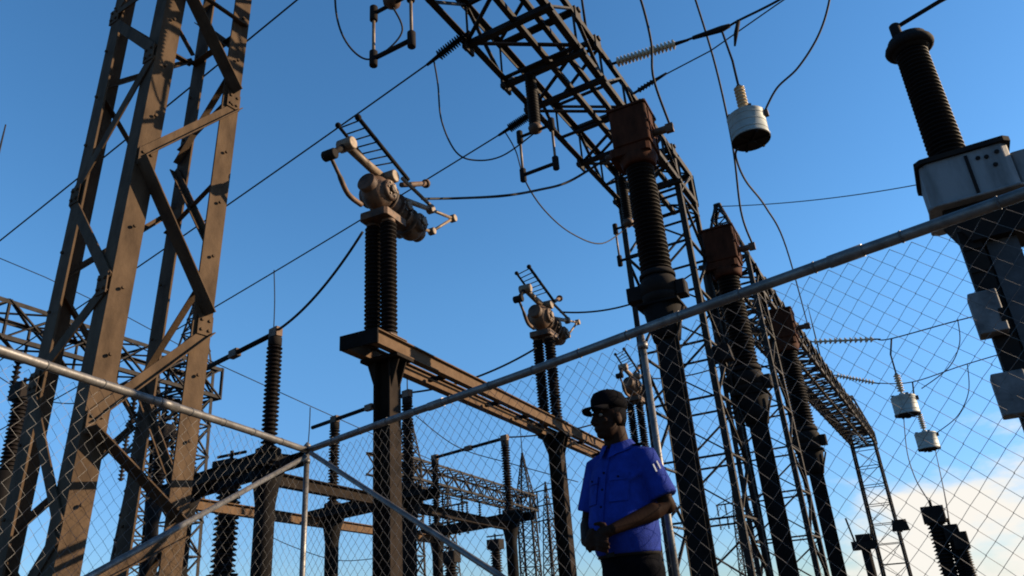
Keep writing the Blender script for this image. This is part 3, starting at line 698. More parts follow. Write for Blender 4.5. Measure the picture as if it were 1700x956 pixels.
def apparatus(px, z, r_, label):  # generic ribbed column with a head, type of apparatus not known
    q = P(*px, z); zb = max(.5, q.z - 1.7)
    t = thing('apparatus_column', label, 'equipment', V((q.x, q.y, 0)), 'apparatus columns behind the busbar switches')
    MB().sheds(V((q.x, q.y, zb)), q - ZU * .3, r_, r_ * 1.45, 18, 14).build('insulator', M['porcelain'], t)
    MB().lathe(V((q.x, q.y, 0)), V((q.x, q.y, zb)), [(0, r_ * 1.1), (.85, r_ * 1.1), (1, r_ * 1.8)], 12).build('pedestal', M['post'], t)
    h_ = MB(); h_.box(q - ZU * .16, NC * r_ * 1.7, RC * r_ * 1.5, ZU * .15, .02); h_.cyl(q - ZU * .02, q + ZU * .16, .03, 8); h_.tube([q + ZU * .1 - NC * .3, q + ZU * .1 + NC * .3], .025, 6); h_.build('head', M['dark'], t)
apparatus((384, 765), 12.0, .13, 'thick dark apparatus column just right of the rusty tower, below the big dark stand')
apparatus((272, 705), 17.0, .11, 'dark apparatus column seen between the inner and right legs of the rusty tower')
apparatus((748, 915), 21.0, .13, 'low dark apparatus column between the near bench post and the rightmost post insulator')
apparatus((822, 895), 24.0, .13, 'low dark apparatus column below the rightmost post insulator')
apparatus((40, 640), 15.0, .11, 'dark apparatus column at the left edge behind the fence')

# ------------------------------------------------------------------ strain strings, conductors
def string(p, q, label, m='porcelain', n=12, r=.075):
    t = thing('strain_insulator', label, 'insulator', p, 'strain insulator strings')
    d = (q - p); l0 = d.length; d.normalize()
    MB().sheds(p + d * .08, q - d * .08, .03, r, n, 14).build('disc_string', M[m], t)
    cl = MB(); cl.tube([p, p + d * .09], .022, 8); cl.tube([q - d * .09, q + d * .12], [.03, .02], 8); split(cl, 'clamp', M['dark'], t)
    return t
# three conductors going off to the lower left
def line_left(att_px, str_end, far_px, label, slabel, m='porcelain', r=.012):
    a = at_h(*att_px, HB)
    e = on_plane(*str_end, a, RG); f = on_plane(*far_px, a, RG)
    string(a, e, slabel, m)
    d = f - e; f2 = f + (f - e).normalized() * 9
    wire('overhead_conductor', label, sagged(e, f2, .12, 30), r, 'overhead conductors', cat='conductor')
    return e
eW1 = line_left((780, 52), (720, 99), (214, 444), 'long overhead conductor crossing above the nearest disconnector blade', 'dark strain insulator string left of the gantry beam at the top', 'porcelain')
eW2 = line_left((884, 188), (838, 218), (375, 490), 'lower overhead conductor passing behind the nearest disconnector head', 'dark strain insulator string beside the hanging insulator under the gantry beam', 'porcelain')
eW0 = line_left((640, -85), (590, -80), (0, 390), 'upper overhead conductor crossing the top of the rusty tower', 'strain insulator string just above the top edge', 'porcelain')

def rtop(px): return at_h(*px, HT - .02)
a5 = rtop((1016, 106)); p5 = lambda u, v: on_plane(u, v, a5, RG)
e5 = p5(1130, 70); string(a5, e5, 'pale brown strain insulator string right of the gantry beam', 'glass', 16, .08)
w5 = spline([e5, p5(1165, 58), p5(1198, 50), p5(1226, 34), p5(1300, -4), p5(1420, -80)], 8)
wire('overhead_conductor', 'overhead conductor at the top carrying the pale hanging line trap', w5, .018, 'overhead conductors', cat='conductor')
tag(MB().tube([p5(1150, 63), p5(1198, 48), p5(1212, 42)], [.03, .05, .03], 8).build('tension_clamp', M['dark']), 'dark tension clamp on the conductor above the pale line trap', 'clamp')
a6 = rtop((1052, 155)); p6 = lambda u, v: on_plane(u, v, a6, RG)
string(a6, p6(1096, 128), 'short strain insulator below the pale string right of the beam', 'dark', 6, .05)
wire('overhead_conductor', 'thin overhead conductor below the one that carries the pale line trap', [p6(1096, 128), p6(1180, 84), p6(1286, 10), p6(1360, -40)], .011, 'overhead conductors', cat='conductor')
tag(MB().tube([p5(1226, 34), p5(1222, 55), p5(1220, 76)], [.03, .035, .015], 8).build('drop_clamp', M['dark']), 'dark drop clamp hanging from the conductor near the pale line trap', 'clamp')

# ------------------------------------------------------------------ line traps
def line_trap(base, label):
    t = thing('line_trap', label, 'line trap', base, 'hanging line traps')
    R_, H_ = .245, .40
    mb = MB(); n = 28; pr = [(0, R_ - .035), (0, R_ + .012), (.05, R_ + .012), (.08, R_), (.9, R_), (.94, R_ + .01), (1, R_ - .02)]
    mb.lathe(base, base + ZU * H_, pr[1:], n)
    # open bottom not modelled: its inner shade is a closed black disc
    mb.build('coil_casing', M['trap'], t)
    ins = MB(); ins.lathe(base - ZU * .004, base - ZU * .02, [(0, R_ + .014), (1, R_ + .008)], n); io = ins.build('bottom_shade_disc', M['dark'], t)
    bd_ = MB()
    for f in (.22, .5, .78): bd_.lathe(base + ZU * (H_ * f - .008), base + ZU * (H_ * f + .008), [(0, R_ + .003), (1, R_ + .003)], n)
    split(bd_, 'band', M['trap'], t)
    sl_ = MB(); sl_.box(base + ZU * (H_ * .8) + NG * (R_ + .02), NG * .03, RG * .035, ZU * .04); sl_.build('side_terminal', M['mech'], t)
    lw = MB()
    for k in range(4):
        a = k * math.pi / 2 + .5; d = NG * math.cos(a) + RG * math.sin(a); lw.box(base + ZU * (H_ + .012) + d * (R_ - .04), d * .03, V((-d.y, d.x, 0)) * .02, ZU * .014)
    split(lw, 'lifting_lug', M['mech'], t)
    sp_ = MB()
    for k in range(3):
        a = k * math.pi / 3; d = NG * math.cos(a) + RG * math.sin(a); sp_.bar(base - ZU * .03 - d * R_, base - ZU * .03 + d * R_, .03, .02)
    sp_.cyl(base - ZU * .075, base - ZU * .02, .05, 12); sp_.build('bottom_spider', M['dark'], io)
    st = MB(); top = base + ZU * H_; st.cyl(top, top + ZU * .06, .06, 12); st.tube([top + ZU * .05, top + ZU * .1], .025, 8); st.build('top_lug', M['trap'], t)
    MB().sheds(top + ZU * .1, top + ZU * .48, .035, .075, 7, 16).build('insulator', M['glass'], t)
    rd = MB(); rd.tube([top + ZU * .48, top + ZU * .95], .018, 8); rd.ball(top + ZU * .48, .04); rd.build('hanger_rod', M['dark'], t)
    return t
tb = p5(1247, 232)
# hang it below the conductor: keep its rod end on the wire
lt1 = line_trap(tb, 'pale grey cylinder line trap hanging in open sky right of the gantry beam')
hang = min(w5, key=lambda p: (p.xy - tb.xy).length)
wire('hanger_wire', 'short hanger between the top conductor and the pale line trap', [tb + ZU * 1.34, p5(1198, 50)], .016, None, 'dark', 'hanger')
a7 = gp_(26.0, LB, HT); p7 = lambda u, v: on_plane(u, v, a7, RG)
a8 = gp_(31.0, LB, HT); p8 = lambda u, v: on_plane(u, v, a8, RG)
def far_trap(pp, att, px, scale, lab_, cpts, wl, sl_, hl):
    b = pp(*px); dup(lt1, b, lab_, scale=scale)
    e = pp(*cpts[0])
    string(att, e, sl_, 'glass', 12, .10)
    wire('overhead_conductor', wl, spline([e] + [pp(*c) for c in cpts[1:]], 6), .02, 'overhead conductors', cat='conductor')
    wire('hanger_wire', hl, [b + ZU * 1.34 * scale, pp(*cpts[1])], .03, None, 'dark', 'hanger')
far_trap(p7, a7, (1507, 688), 1.45, 'small grey line trap seen through the fence, upper of the two far ones', [(1455, 563), (1480, 562), (1590, 532), (1720, 500)],
         'far conductor seen through the fence, carrying the upper small line trap', 'faint pale insulator string seen through the fence, topmost of the far pair', 'thin hanger above the upper small line trap')
far_trap(p8, a8, (1543, 745), 1.45, 'small grey line trap seen through the fence, lower of the two far ones', [(1455, 636), (1515, 634), (1606, 604), (1740, 565)],
         'far conductor seen through the fence, carrying the lower small line trap', 'faint pale insulator string seen through the fence, lowest of the far pair', 'thin hanger above the lower small line trap')

# ------------------------------------------------------------------ hanging insulators with trapeze contacts
def hanging(q, label, ln=.85):
    top = V((q.x, q.y, HB - .07)); t = thing('hanging_contact', label, 'contact', top - ZU * (ln + 1.0), 'hanging trapeze contacts')
    b = top - ZU * ln
    MB().sheds(top, b, .05, .085, 17, 16).build('insulator', M['porcelain'], t)
    cp = MB(); cp.lathe(b, b - ZU * .14, [(0, .07), (.3, .1), (.7, .09), (1, .03)], 16); cp.build('end_cap', M['mech'], t)
    f = MB(); z0 = b - ZU * .10; w = .25
    f.tube([z0 - NG * w, z0 + NG * w], .022, 8); fo = f.build('yoke', M['dark'], t)
    for s in (-1, 1):
        MB().tube([z0 + NG * w * s + ZU * .06, z0 + NG * w * s - ZU * .62], .018, 8).build('side_rod', M['alu'], t)
    e = MB()
    for s in (-1, 1):
        e.cyl(z0 + NG * w * s + ZU * .1, z0 + NG * w * s - ZU * .1, .045, 12, .01); e.cyl(z0 + NG * w * s - ZU * .52, z0 + NG * w * s - ZU * .72, .045, 12, .01)
    split(e, 'joint_sleeve', M['dark'], fo)
    MB().tube([z0 - NG * (w + .03) - ZU * .62, z0 + NG * (w + .03) - ZU * .62], .026, 8).build('contact_bar', M['dark'], t)
    return t, b - ZU * .12, z0 - ZU * .62
s2 = at_h(880, 126, HB - .07)
h2_, h2b, h2c = hanging(s2, 'dark hanging insulator with a square trapeze frame below the middle of the gantry beam')
s1 = at_h(650, -100, HB - .07); s3 = at_h(1032, 296, HB - .07)
bs = h2_.location.copy()
def hang_dup(s, lb): dl = s - s2; dup(h2_, bs + dl, lb); return h2b + dl, h2c + dl
h1b, h1c = hang_dup(s1, 'square trapeze contact frame hanging at the top edge, left of the gantry beam')
h3b, h3c = hang_dup(s3, 'dark hanging insulator and trapeze close left of the nearest current transformer')

# ------------------------------------------------------------------ jumpers and droppers
def pz(l): return spline([P(u, v, z) for u, v, z in l], 8)
def near(p, *mid, end): return spline([p] + [P(*m) for m in mid] + [end], 8)
def depth(p): return (p - O).dot(w2(V((0, 0, 1))))
z1, z2 = depth(eW1), depth(h2b)
wire('jumper_cable', 'loop of cable dropping from the upper strain string to the hanging insulator', near(eW1, (727, 140, z1), (733, 200, z1), (757, 252, z1), (790, 266, (z1 + z2) / 2), (835, 258, z2), end=h2b), .012, 'jumper cables')
zz = depth(h1b)
wire('jumper_cable', 'loop of cable at the top edge hanging to the square contact frame', near(P(556, -60, zz), (558, 20, zz), (575, 70, zz), (607, 98, zz), (640, 85, zz), (668, 50, zz), end=h1b), .011, 'jumper cables')
ze, zc = depth(eW2), depth(h2c)
wire('jumper_cable', 'slack cable sagging from the beam string under the trapeze to the far hanging insulator', near(eW2, (856, 250, ze), (872, 300, zc), (905, 350, zc + .4), (950, 388, zc + 1), (1000, 404, zc + 2), end=h3b), .011, 'jumper cables')
ct_h = C[0] + ZU * (.44 + 1.5 + .3) - NC * .42
wire('dropper_cable', 'thick cable from the nearest disconnector under the trapeze to the nearest reddish head box', near(TR, (760, 329, depth(TR) + .5), (835, 325, depth(h2c) - 1), (895, 315, depth(ct_h) - .4), (945, 301, depth(ct_h)), end=ct_h), .017, 'dropper cables')
ct2 = C[1] + (ZU * (.44 + 1.5 + .3) - NC * .42) * CS[1]; r2 = dis_r(1)
wire('dropper_cable', 'cable from the middle disconnector passing behind the nearest transformer', sagged(r2, ct2, .28), .017, 'dropper cables')
ct3 = C[2] + (ZU * (.44 + 1.5 + .3) - NC * .42) * CS[2]; r3 = dis_r(2)
wire('dropper_cable', 'cable from the farthest disconnector to the far transformer', sagged(r3, ct3, .3), .017, 'dropper cables')
for i, k, lb in ((0, 'PI1', 'cable sloping from the nearest disconnector down to the tall post insulator'), (1, 'PI3', 'cable sloping from the middle disconnector to the insulator behind the bench'), (2, 'PI5', 'cable from the farthest disconnector to the rightmost post insulator')):
    wire('dropper_cable', lb, sagged(dis_l(i), plist[k][1] + ZU * .08, .14), .017, 'dropper cables')
# risers at right
cr1 = C[0] + ZU * (.44 + 1.5 + .5) + NC * .48; cr2 = C[1] + (ZU * (.44 + 1.5 + .5) + NC * .48) * CS[1]; cr3 = C[2] + (ZU * (.44 + 1.5 + .5) + NC * .48) * CS[2]
zc1 = depth(cr1)
wire('riser_cable', 'thick riser cable curving up from the nearest reddish head box past the lattice beam', near(cr1, (1085, 130, zc1), (1081, 70, zc1), (1064, 0, zc1), (1040, -60, zc1), end=P(1000, -120, zc1)), .017, 'riser cables')
zc2 = depth(cr2)
wire('riser_cable', 'long riser cable from the middle transformer up past the pale line trap', near(cr2, (1230, 350, zc2), (1216, 240, zc2), (1188, 110, zc2), (1150, -15, zc2), end=P(1125, -90, zc2)), .02, 'riser cables')
zt = depth(tb); zc3 = depth(cr3)
wire('riser_cable', 'cable hanging from the bottom of the pale line trap down to the far transformer', near(tb - ZU * .06 - NG * .2, (1222, 262, zt), (1238, 300, zt + 1), (1272, 345, zt + 2.5), (1305, 410, zt + 4), end=cr3), .016, 'riser cables')
wire('riser_cable', 'cable curving up from the side of the pale line trap to the top edge', near(tb + NG * .24 + ZU * .34, (1290, 146, zt), (1325, 112, zt), (1358, 60, zt), (1376, 5, zt), end=P(1384, -60, zt)), .015, 'riser cables')
wire('overhead_conductor', 'thin level wire from the far lattice peak to the right edge', sagged(gp_(18.3, -3.45, 10.4), P(1720, 262, 16), .25), .012, 'overhead conductors', cat='conductor')
tag(MB().tube([vtop, P(1560, 2, depth(vtop)), P(1640, -40, depth(vtop))], .022, 8).build('terminal_bar', M['dark']), 'dark bar rising from the top of the right edge insulator', 'busbar')
z7 = depth(p7(1507, 688)); 
wire('riser_cable', 'thin cable curling from the far conductor down to the upper small line trap', pz([(1590, 530, z7), (1593, 570, z7), (1575, 610, z7), (1530, 645, z7)]), .016, 'riser cables')
z8 = depth(p8(1543, 745))
wire('riser_cable', 'thin cable curling from the far conductor down to the lower small line trap', pz([(1606, 604, z8), (1608, 650, z8), (1590, 690, z8), (1556, 718, z8)]), .018, 'riser cables')
wire('riser_cable', 'thin slack cable from the upper small line trap to the dark apparatus below', pz([(1500, 690, z7), (1506, 750, z7 - 1), (1520, 795, z7 - 3), (1546, 838, 15.5)]), .014, 'riser cables')
wire('riser_cable', 'thin cable from the lower small line trap to the dark apparatus below', pz([(1553, 748, z8), (1562, 790, z8 - 3), (1570, 830, 18), (1576, 868, 15.2)]), .014, 'riser cables')
# thin static wire low in the middle, with short droppers
zq = 18
wire('overhead_conductor', 'thin wire sloping down behind the tall post insulator to the near bench post', [P(330, 590, zq - 2), P(440, 640, zq - 1), P(515, 674, zq), P(640, 730, zq + 2), P(720, 765, zq + 3)], .010, 'overhead conductors', cat='conductor')
wire('overhead_conductor', 'faint wire at the left edge sloping down towards the rusty tower', [P(-40, 412, 16), P(75, 460, 17), P(200, 520, 18), P(330, 590, 18)], .010, 'overhead conductors', cat='conductor')

for k, (l, lb) in enumerate((([(-40, 505), (40, 545), (110, 560), (180, 556), (260, 590)], 'sagging wire low behind the rusty tower, upper one'),
        ([(-40, 600), (60, 660), (150, 668), (250, 640), (330, 590)], 'slack wire drooping behind the legs of the rusty tower'),
        ([(455, 448), (456, 500), (454, 556)], 'thin vertical dropper above the tall post insulator'),
        ([(515, 676), (513, 720), (506, 800)], 'thin vertical dropper left of the near bench post'),
        ([(690, 690), (760, 742), (850, 770), (960, 800)], 'low sagging wire right of the near bench post'),
        ([(230, 640), (250, 720), (300, 790), (345, 860)], 'slanting thin cable between the right legs of the rusty tower'),
        ([(430, 880), (480, 905), (560, 930), (640, 925)], 'low slack wire near the bottom edge left of the near bench post'))):
    zk = 17 + k
    wire('background_wire', lb, pz([(u, v, zk) for u, v in l]), .013, 'background wires', cat='wire')

# ------------------------------------------------------------------ guard
PX = P(1046, 905, 4.1); PX.z = 0
FWD = V((math.sin(math.radians(222)), math.cos(math.radians(222)), 0)); LFT = V((-FWD.y, FWD.x, 0))
LS = LFT * .86
def b_(x, y, z): return PX + LS * x + FWD * y + ZU * z     # x to his left, y forward
def remesh(mb, name, m, parent, vox, smooth=4):
    o = mb.build(name, m, parent)
    md = o.modifiers.new('r', 'REMESH'); md.mode = 'VOXEL'; md.voxel_size = vox; md.use_smooth_shade = True
    if smooth: s_ = o.modifiers.new('s', 'SMOOTH'); s_.iterations = smooth; s_.factor = .5
    dg = bpy.context.evaluated_depsgraph_get(); dg.update()
    me = bpy.data.meshes.new_from_object(o.evaluated_get(dg)); old = o.data
    o.modifiers.clear(); o.data = me; me.name = name
    if not me.materials: me.materials.append(m)
    for p in me.polygons: p.use_smooth = True
    bpy.data.meshes.remove(old); return o
def rings(mb, secs, n=24):                              # secs: (centre, rx, ry, xdir, ydir)
    vs = []; fs = []
    for c, rx, ry, xd, yd in secs:
        for k in range(n): a = 2 * math.pi * k / n; vs.append(c + xd * (rx * math.cos(a)) + yd * (ry * math.sin(a)))
    m = len(secs)
    for i in range(m - 1):
        for k in range(n): k2 = (k + 1) % n; fs.append((i * n + k, i * n + k2, (i + 1) * n + k2, (i + 1) * n + k))
    fs += [tuple(range(n))[::-1], tuple(range((m - 1) * n, m * n))]
    mb.add(vs, fs, True)
PSC = 1.03
man = thing('person', 'man in blue short sleeved uniform shirt and dark cap, hands joined at his belt', 'person', PX)
# head frame turned further to his right
HA = math.radians(240); HF_ = V((math.sin(HA), math.cos(HA), 0)); HL = V((-HF_.y, HF_.x, 0))
HC_ = b_(0, .05, 1.665)
def hd_(x, y, z): return HC_ + HL * x + HF_ * y + ZU * z
bd = MB()
# skull, jaw, neck
bd.ball(hd_(0, -.012, .035), .077, .096, .095, 20, 14, (HL, HF_, ZU)); bd.ball(hd_(0, .022, -.03), .062, .072, .088, 20, 14, (HL, HF_, ZU))
bd.ball(hd_(0, .058, -.088), .034, .030, .026, 14, 10, (HL, HF_, ZU))
for s in (-1, 1):
    bd.ball(hd_(.04 * s, .062, -.022), .024, .02, .02, 12, 8, (HL, HF_, ZU)); bd.ball(hd_(.078 * s, -.008, -.012), .010, .024, .034, 12, 8, (HL, HF_, ZU))
    bd.ball(hd_(.032 * s, .082, .030), .026, .012, .009, 12, 8, (HL, HF_, ZU))
bd.tube([hd_(0, .088, .022), hd_(0, .106, -.012), hd_(0, .112, -.030)], [.011, .014, .018], 10)
for s in (-1, 1): bd.ball(hd_(.014 * s, .098, -.033), .011, .012, .010, 10, 8, (HL, HF_, ZU))
bd.ball(hd_(0, .088, -.058), .026, .013, .008, 12, 8, (HL, HF_, ZU)); bd.ball(hd_(0, .086, -.070), .023, .013, .008, 12, 8, (HL, HF_, ZU))
bd.tube([b_(0, -.015, 1.44), b_(0, 0, 1.52), b_(0, .02, 1.62)], [.082, .070, .066], 18)
# trunk and legs core
rings(bd, [(b_(0, .0, .90), .15, .11, LS, FWD), (b_(0, .02, 1.05), .155, .125, LS, FWD), (b_(0, .01, 1.30), .155, .11, LS, FWD), (b_(0, -.01, 1.43), .165, .09, LS, FWD), (b_(0, -.01, 1.49), .09, .06, LS, FWD)])
for s in (-1, 1):
    bd.tube([b_(.09 * s, 0, .95), b_(.105 * s, .01, .50), b_(.115 * s, -.01, .28), b_(.12 * s, 0, .06)], [.085, .055, .052, .038], 16)
    bd.ball(b_(.125 * s, .06, .045), .04, .11, .035, 14, 8, (LS, FWD, ZU))
# arms
SH = {1: b_(.185, -.01, 1.43), -1: b_(-.185, -.01, 1.43)}
EL = {1: b_(.285, -.03, 1.165), -1: b_(-.285, .01, 1.145)}
WR = {1: b_(.095, .262, 1.055), -1: b_(-.10, .262, 1.015)}
for s in (-1, 1):
    bd.tube([SH[s], SH[s].lerp(EL[s], .5), EL[s], EL[s].lerp(WR[s], .25), EL[s].lerp(WR[s], .7), WR[s]], [.062, .052, .044, .047, .035, .027], 16)
    bd.ball(EL[s], .044)
# hands: left laid over right
for s, o in ((1, .022), (-1, -.018)):
    w = WR[s]; ax_ = (b_(-.05 * s, .305, 1.0 + o * .3) - w).normalized(); pl = w + ax_ * .055
    side = ZU; nrm_ = ax_.cross(side).normalized()
    if nrm_.dot(FWD) < 0: nrm_ = -nrm_
    bd.ball(pl, .052, .017, .042, 14, 10, (ax_, nrm_, side)); bd.tube([w, pl], [.027, .03], 12)
    for k, (dz, ln) in enumerate(((.030, .072), (.010, .082), (-.010, .076), (-.030, .060))):
        p0 = pl + ax_ * .035 + side * dz; p1 = p0 + ax_ * ln * .42 + nrm_ * .004; p2 = p1 + ax_ * ln * .30 - nrm_ * .012 - side * .006; p3 = p2 + ax_ * ln * .18 - nrm_ * .02 - side * .005
        bd.tube([p0, p1, p2, p3], [.0105, .0098, .009, .0075], 10); bd.ball(p3, .0075, nu=10, nv=8)
    t0 = pl - ax_ * .025 + side * .035; t1 = t0 + ax_ * .028 + side * .022 + nrm_ * .008; t2 = t1 + ax_ * .028 + side * .008; bd.tube([t0, t1, t2], [.014, .0115, .009], 10); bd.ball(t2, .009, nu=10, nv=8)
body = remesh(bd, 'body', M['skin'], man, .006, 2)
ey = MB(); ir = MB()
for s in (-1, 1):
    c = hd_(.032 * s, .078, .012); ey.ball(c, .0125, .0125, .0085, 12, 8, (HL, HF_, ZU)); ir.ball(c + HF_ * .0095, .0055, .004, .0055, 10, 6, (HL, HF_, ZU))
split(ey, 'eye', M['eye'], body); split(ir, 'iris', M['iris'], body)
hr = MB(); rings(hr, [(hd_(0, -.030, -.045), .060, .060, HL, HF_), (hd_(0, -.024, .0), .079, .082, HL, HF_), (hd_(0, -.018, .05), .081, .092, HL, HF_)]); hr.build('hair', M['capm'], man)
# shirt
sh = MB()
rings(sh, [(b_(0, .02, .945), .196, .164, LS, FWD), (b_(0, .03, 1.03), .213, .19, LS, FWD), (b_(0, .035, 1.12), .215, .19, LS, FWD), (b_(0, .025, 1.25), .198, .16, LS, FWD), (b_(0, .01, 1.36), .20, .138, LS, FWD), (b_(0, -.005, 1.435), .19, .112, LS, FWD), (b_(0, -.012, 1.485), .125, .085, LS, FWD), (b_(0, -.01, 1.515), .082, .074, LS, FWD)], 32)
for s in (-1, 1):
    e = SH[s].lerp(EL[s], .84); sh.tube([b_(.12 * s, -.01, 1.435), SH[s] + ZU * -.005, SH[s].lerp(EL[s], .4), e], [.070, .074, .073, .078], 18)
    # cloth folds
for (x0, y0, z0_, x1, y1, z1_) in ((.05, .19, 1.02, .19, .06, 1.12), (-.06, .19, 1.0, -.19, .05, 1.10), (.14, .13, 1.30, .20, .02, 1.36), (.02, .2, 1.06, .14, .15, 1.17), (-.14, .13, 1.24, -.19, .03, 1.33)):
    sh.tube([b_(x0, y0, z0_), b_((x0 + x1) / 2 * 1.08, (y0 + y1) / 2 * 1.12, (z0_ + z1_) / 2), b_(x1, y1, z1_)], [.008, .014, .008], 8)
for s in (-1, 1):
    for f in (.35, .55): 
        c = SH[s].lerp(EL[s], f); ax2 = (EL[s] - SH[s]).normalized(); u_, v_ = frame(ax2)
        sh.tube([c + u_ * .067 + ax2 * .01, c + (u_ + v_).normalized() * .072, c + v_ * .067 - ax2 * .012], [.006, .011, .006], 8)
shirt = remesh(sh, 'shirt', M['shirt'], man, .0085, 3)
# collar, placket, pockets, epaulettes, badge
cl = MB(); seg = 20
for s in (-1, 1):
    vs = []; 
    for k in range(9):
        a = math.radians(90 - 12 - k * 19); r0, r1 = .078, .108
        p_in = b_(0, .0, 1.545) + LFT * (s * r0 * math.cos(a)) + FWD * (r0 * math.sin(a)) - ZU * (.03 * max(0, math.sin(a)))
        p_out = b_(0, -.005, 1.500) + LFT * (s * r1 * math.cos(a)) + FWD * ((r1 + (.035 if k == 0 else 0)) * math.sin(a)) - ZU * (.045 * max(0, math.sin(a)) + (.02 if k == 0 else 0))
        vs += [p_in, p_out]
    nv = len(vs); up_ = [v + (v - b_(0, 0, v.z)).normalized() * .006 for v in map(lambda p: p - PX, []) ] 
    out = [v + ((v - PX) - ZU * (v - PX).z).normalized() * .007 for v in vs]
    fs = []
    for k in range(8):
        i = 2 * k; fs += [(i, i + 1, i + 3, i + 2), (nv + i, nv + i + 2, nv + i + 3, nv + i + 1), (i, i + 2, nv + i + 2, nv + i), (i + 1, nv + i + 1, nv + i + 3, i + 3)]
    fs += [(0, nv, nv + 1, 1), (nv - 2, nv - 1, 2 * nv - 1, 2 * nv - 2)]
    cl.add(vs + out, fs)
split(cl, 'collar', M['shirt'], shirt)
def surf(x, z, ry_=None):                               # front of the shirt
    zz_ = [(1.03, .03, .213, .19), (1.12, .035, .215, .19), (1.25, .025, .198, .16), (1.36, .01, .20, .138), (1.435, -.005, .19, .112), (1.485, -.012, .125, .085)]
    for (za, ya, rxa, rya), (zb, yb, rxb, ryb) in zip(zz_, zz_[1:]):
        if za <= z <= zb or (zb == 1.485 and z > zb):
            f = (z - za) / (zb - za); rx = rxa + (rxb - rxa) * f; ry = rya + (ryb - rya) * f; y0 = ya + (yb - ya) * f
            return b_(x, y0 + ry * math.sqrt(max(.05, 1 - (x / rx) ** 2)) + .004, z)
    return b_(x, .2, z)
pk = MB()
def patch(mb, x0, x1, z0_, z1_, th=.004, n=4):
    vs = []
    for j in (0, 1):
        for i in range(n + 1): vs.append(surf(x0 + (x1 - x0) * i / n, z0_ if j == 0 else z1_))
    m_ = len(vs); out = [v + FWD * th for v in vs]; back = [v - FWD * .012 for v in vs]
    vs2 = back + out; fs = []
    for i in range(n): fs += [(m_ + i, m_ + i + 1, m_ + n + 1 + i + 1, m_ + n + 1 + i), (i, n + 1 + i, n + 2 + i, i + 1), (i, i + 1, m_ + i + 1, m_ + i), (n + 1 + i, m_ + n + 1 + i, m_ + n + 2 + i, n + 2 + i)]
    fs += [(0, m_, m_ + n + 1, n + 1), (n, n + 1 + n, m_ + n + 1 + n, m_ + n)]
    mb.add(vs2, fs)
for s in (-1, 1):
    patch(pk, s * .05, s * .15, 1.20, 1.325, .004); patch(pk, s * .046, s * .154, 1.31, 1.345, .009)
split(pk, 'pocket', M['shirt'], shirt)
pc = MB()
for z_ in range(8): patch(pc, -.016, .016, 1.04 + z_ * .05, 1.09 + z_ * .05, .005)
pc.build('placket', M['shirt'], shirt)
bt = MB()
for z_ in (1.09, 1.18, 1.27, 1.36): q = surf(0, z_); bt.cyl(q + FWD * .004, q + FWD * .009, .006, 10)
for s in (-1, 1): q = surf(.1 * s, 1.328); bt.cyl(q + FWD * .008, q + FWD * .013, .006, 10)
split(bt, 'button', M['navy'], shirt)
for s in (-1, 1):
    ep = MB(); ep.extrude([(-.022, 0), (.022, 0), (.022, .008), (-.022, .008)], b_(.10 * s, -.01, 1.502), b_(.205 * s, -.01, 1.498), FWD, ZU); ep.build('epaulette', M['navy'], shirt)
bg_ = MB(); cS = SH[1].lerp(EL[1], .30); axS = (EL[1] - SH[1]).normalized(); outS = (LFT * .86 + FWD * .5).normalized(); outS = (outS - axS * outS.dot(axS)).normalized(); sdS = axS.cross(outS)
for k, x in enumerate((-.014, .014)): bg_.box(cS + outS * .075 + sdS * x + axS * .01 * k, sdS * .0035, outS * .003, axS * .022)
split(bg_, 'sleeve_stripe', M['white'], shirt)
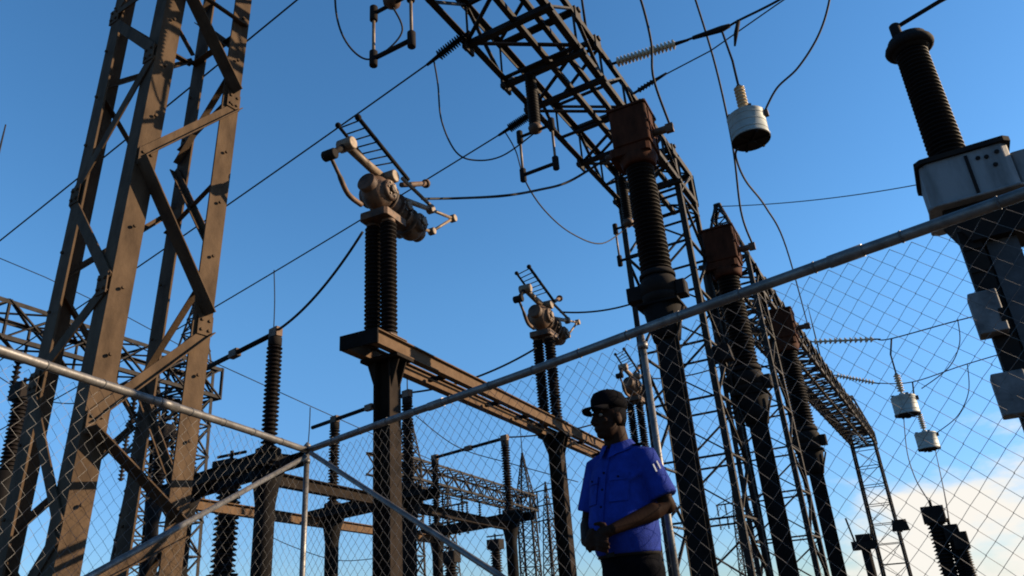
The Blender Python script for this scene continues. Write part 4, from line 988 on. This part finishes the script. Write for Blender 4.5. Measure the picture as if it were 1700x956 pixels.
# trousers, belt, shoes
tr_ = MB()
rings(tr_, [(b_(0, .02, 1.0), .183, .152, LS, FWD), (b_(0, .01, .93), .19, .155, LS, FWD), (b_(0, 0, .84), .185, .145, LS, FWD), (b_(0, 0, .78), .16, .12, LS, FWD)])
for s in (-1, 1): tr_.tube([b_(.09 * s, 0, .88), b_(.105 * s, .01, .50), b_(.115 * s, -.01, .28), b_(.12 * s, .0, .05)], [.103, .083, .078, .075], 18)
remesh(tr_, 'trousers', M['navy'], man, .011, 3)
be = MB(); rings(be, [(b_(0, .02, .935), .185, .152, LS, FWD), (b_(0, .02, .936), .194, .160, LS, FWD), (b_(0, .02, .972), .194, .160, LS, FWD), (b_(0, .02, .973), .185, .152, LS, FWD)]); bo_ = be.build('belt', M['leather'], man)
MB().box(b_(0, .182, .953), LFT * .026, FWD * .005, ZU * .019).build('buckle', M['leather'], bo_)
for s in (-1, 1):
    so_ = MB(); so_.ball(b_(.125 * s, .05, .05), .05, .135, .05, 16, 10, (LS, FWD, ZU)); so_.box(b_(.125 * s, .05, .012), LFT * .045, FWD * .13, ZU * .012, .03); so_.build('shoe', M['leather'], man)
# cap
cpb = MB(); rings(cpb, [(hd_(0, -.012, .055), .087, .107, HL, HF_), (hd_(0, -.012, .085), .090, .110, HL, HF_), (hd_(0, -.010, .115), .088, .106, HL, HF_), (hd_(0, -.010, .145), .072, .090, HL, HF_), (hd_(0, -.012, .162), .045, .055, HL, HF_), (hd_(0, -.012, .167), .012, .015, HL, HF_)])
cpb.ball(hd_(0, -.012, .168), .010); capo = cpb.build('cap', M['capm'], man)
br = MB(); n = 12; vs = []
for lay in (0, .007):
    for k in range(n + 1):
        a = math.pi * k / n; x = .082 * math.cos(a)
        vs.append(hd_(x, .055 + .035 * math.sin(a), .064 + lay - .010 * (math.cos(a) ** 2))); vs.append(hd_(x * 1.05, .055 + .105 * math.sin(a) ** .8, .046 + lay - .016 * (math.cos(a) ** 2)))
fs = []; m_ = 2 * (n + 1)
for k in range(n): i = 2 * k; fs += [(i, i + 1, i + 3, i + 2), (m_ + i, m_ + i + 2, m_ + i + 3, m_ + i + 1), (i, i + 2, m_ + i + 2, m_ + i), (i + 1, m_ + i + 1, m_ + i + 3, i + 3)]
br.add(vs, fs, True); br.build('brim', M['capm'], capo)
man.scale = (PSC,) * 3
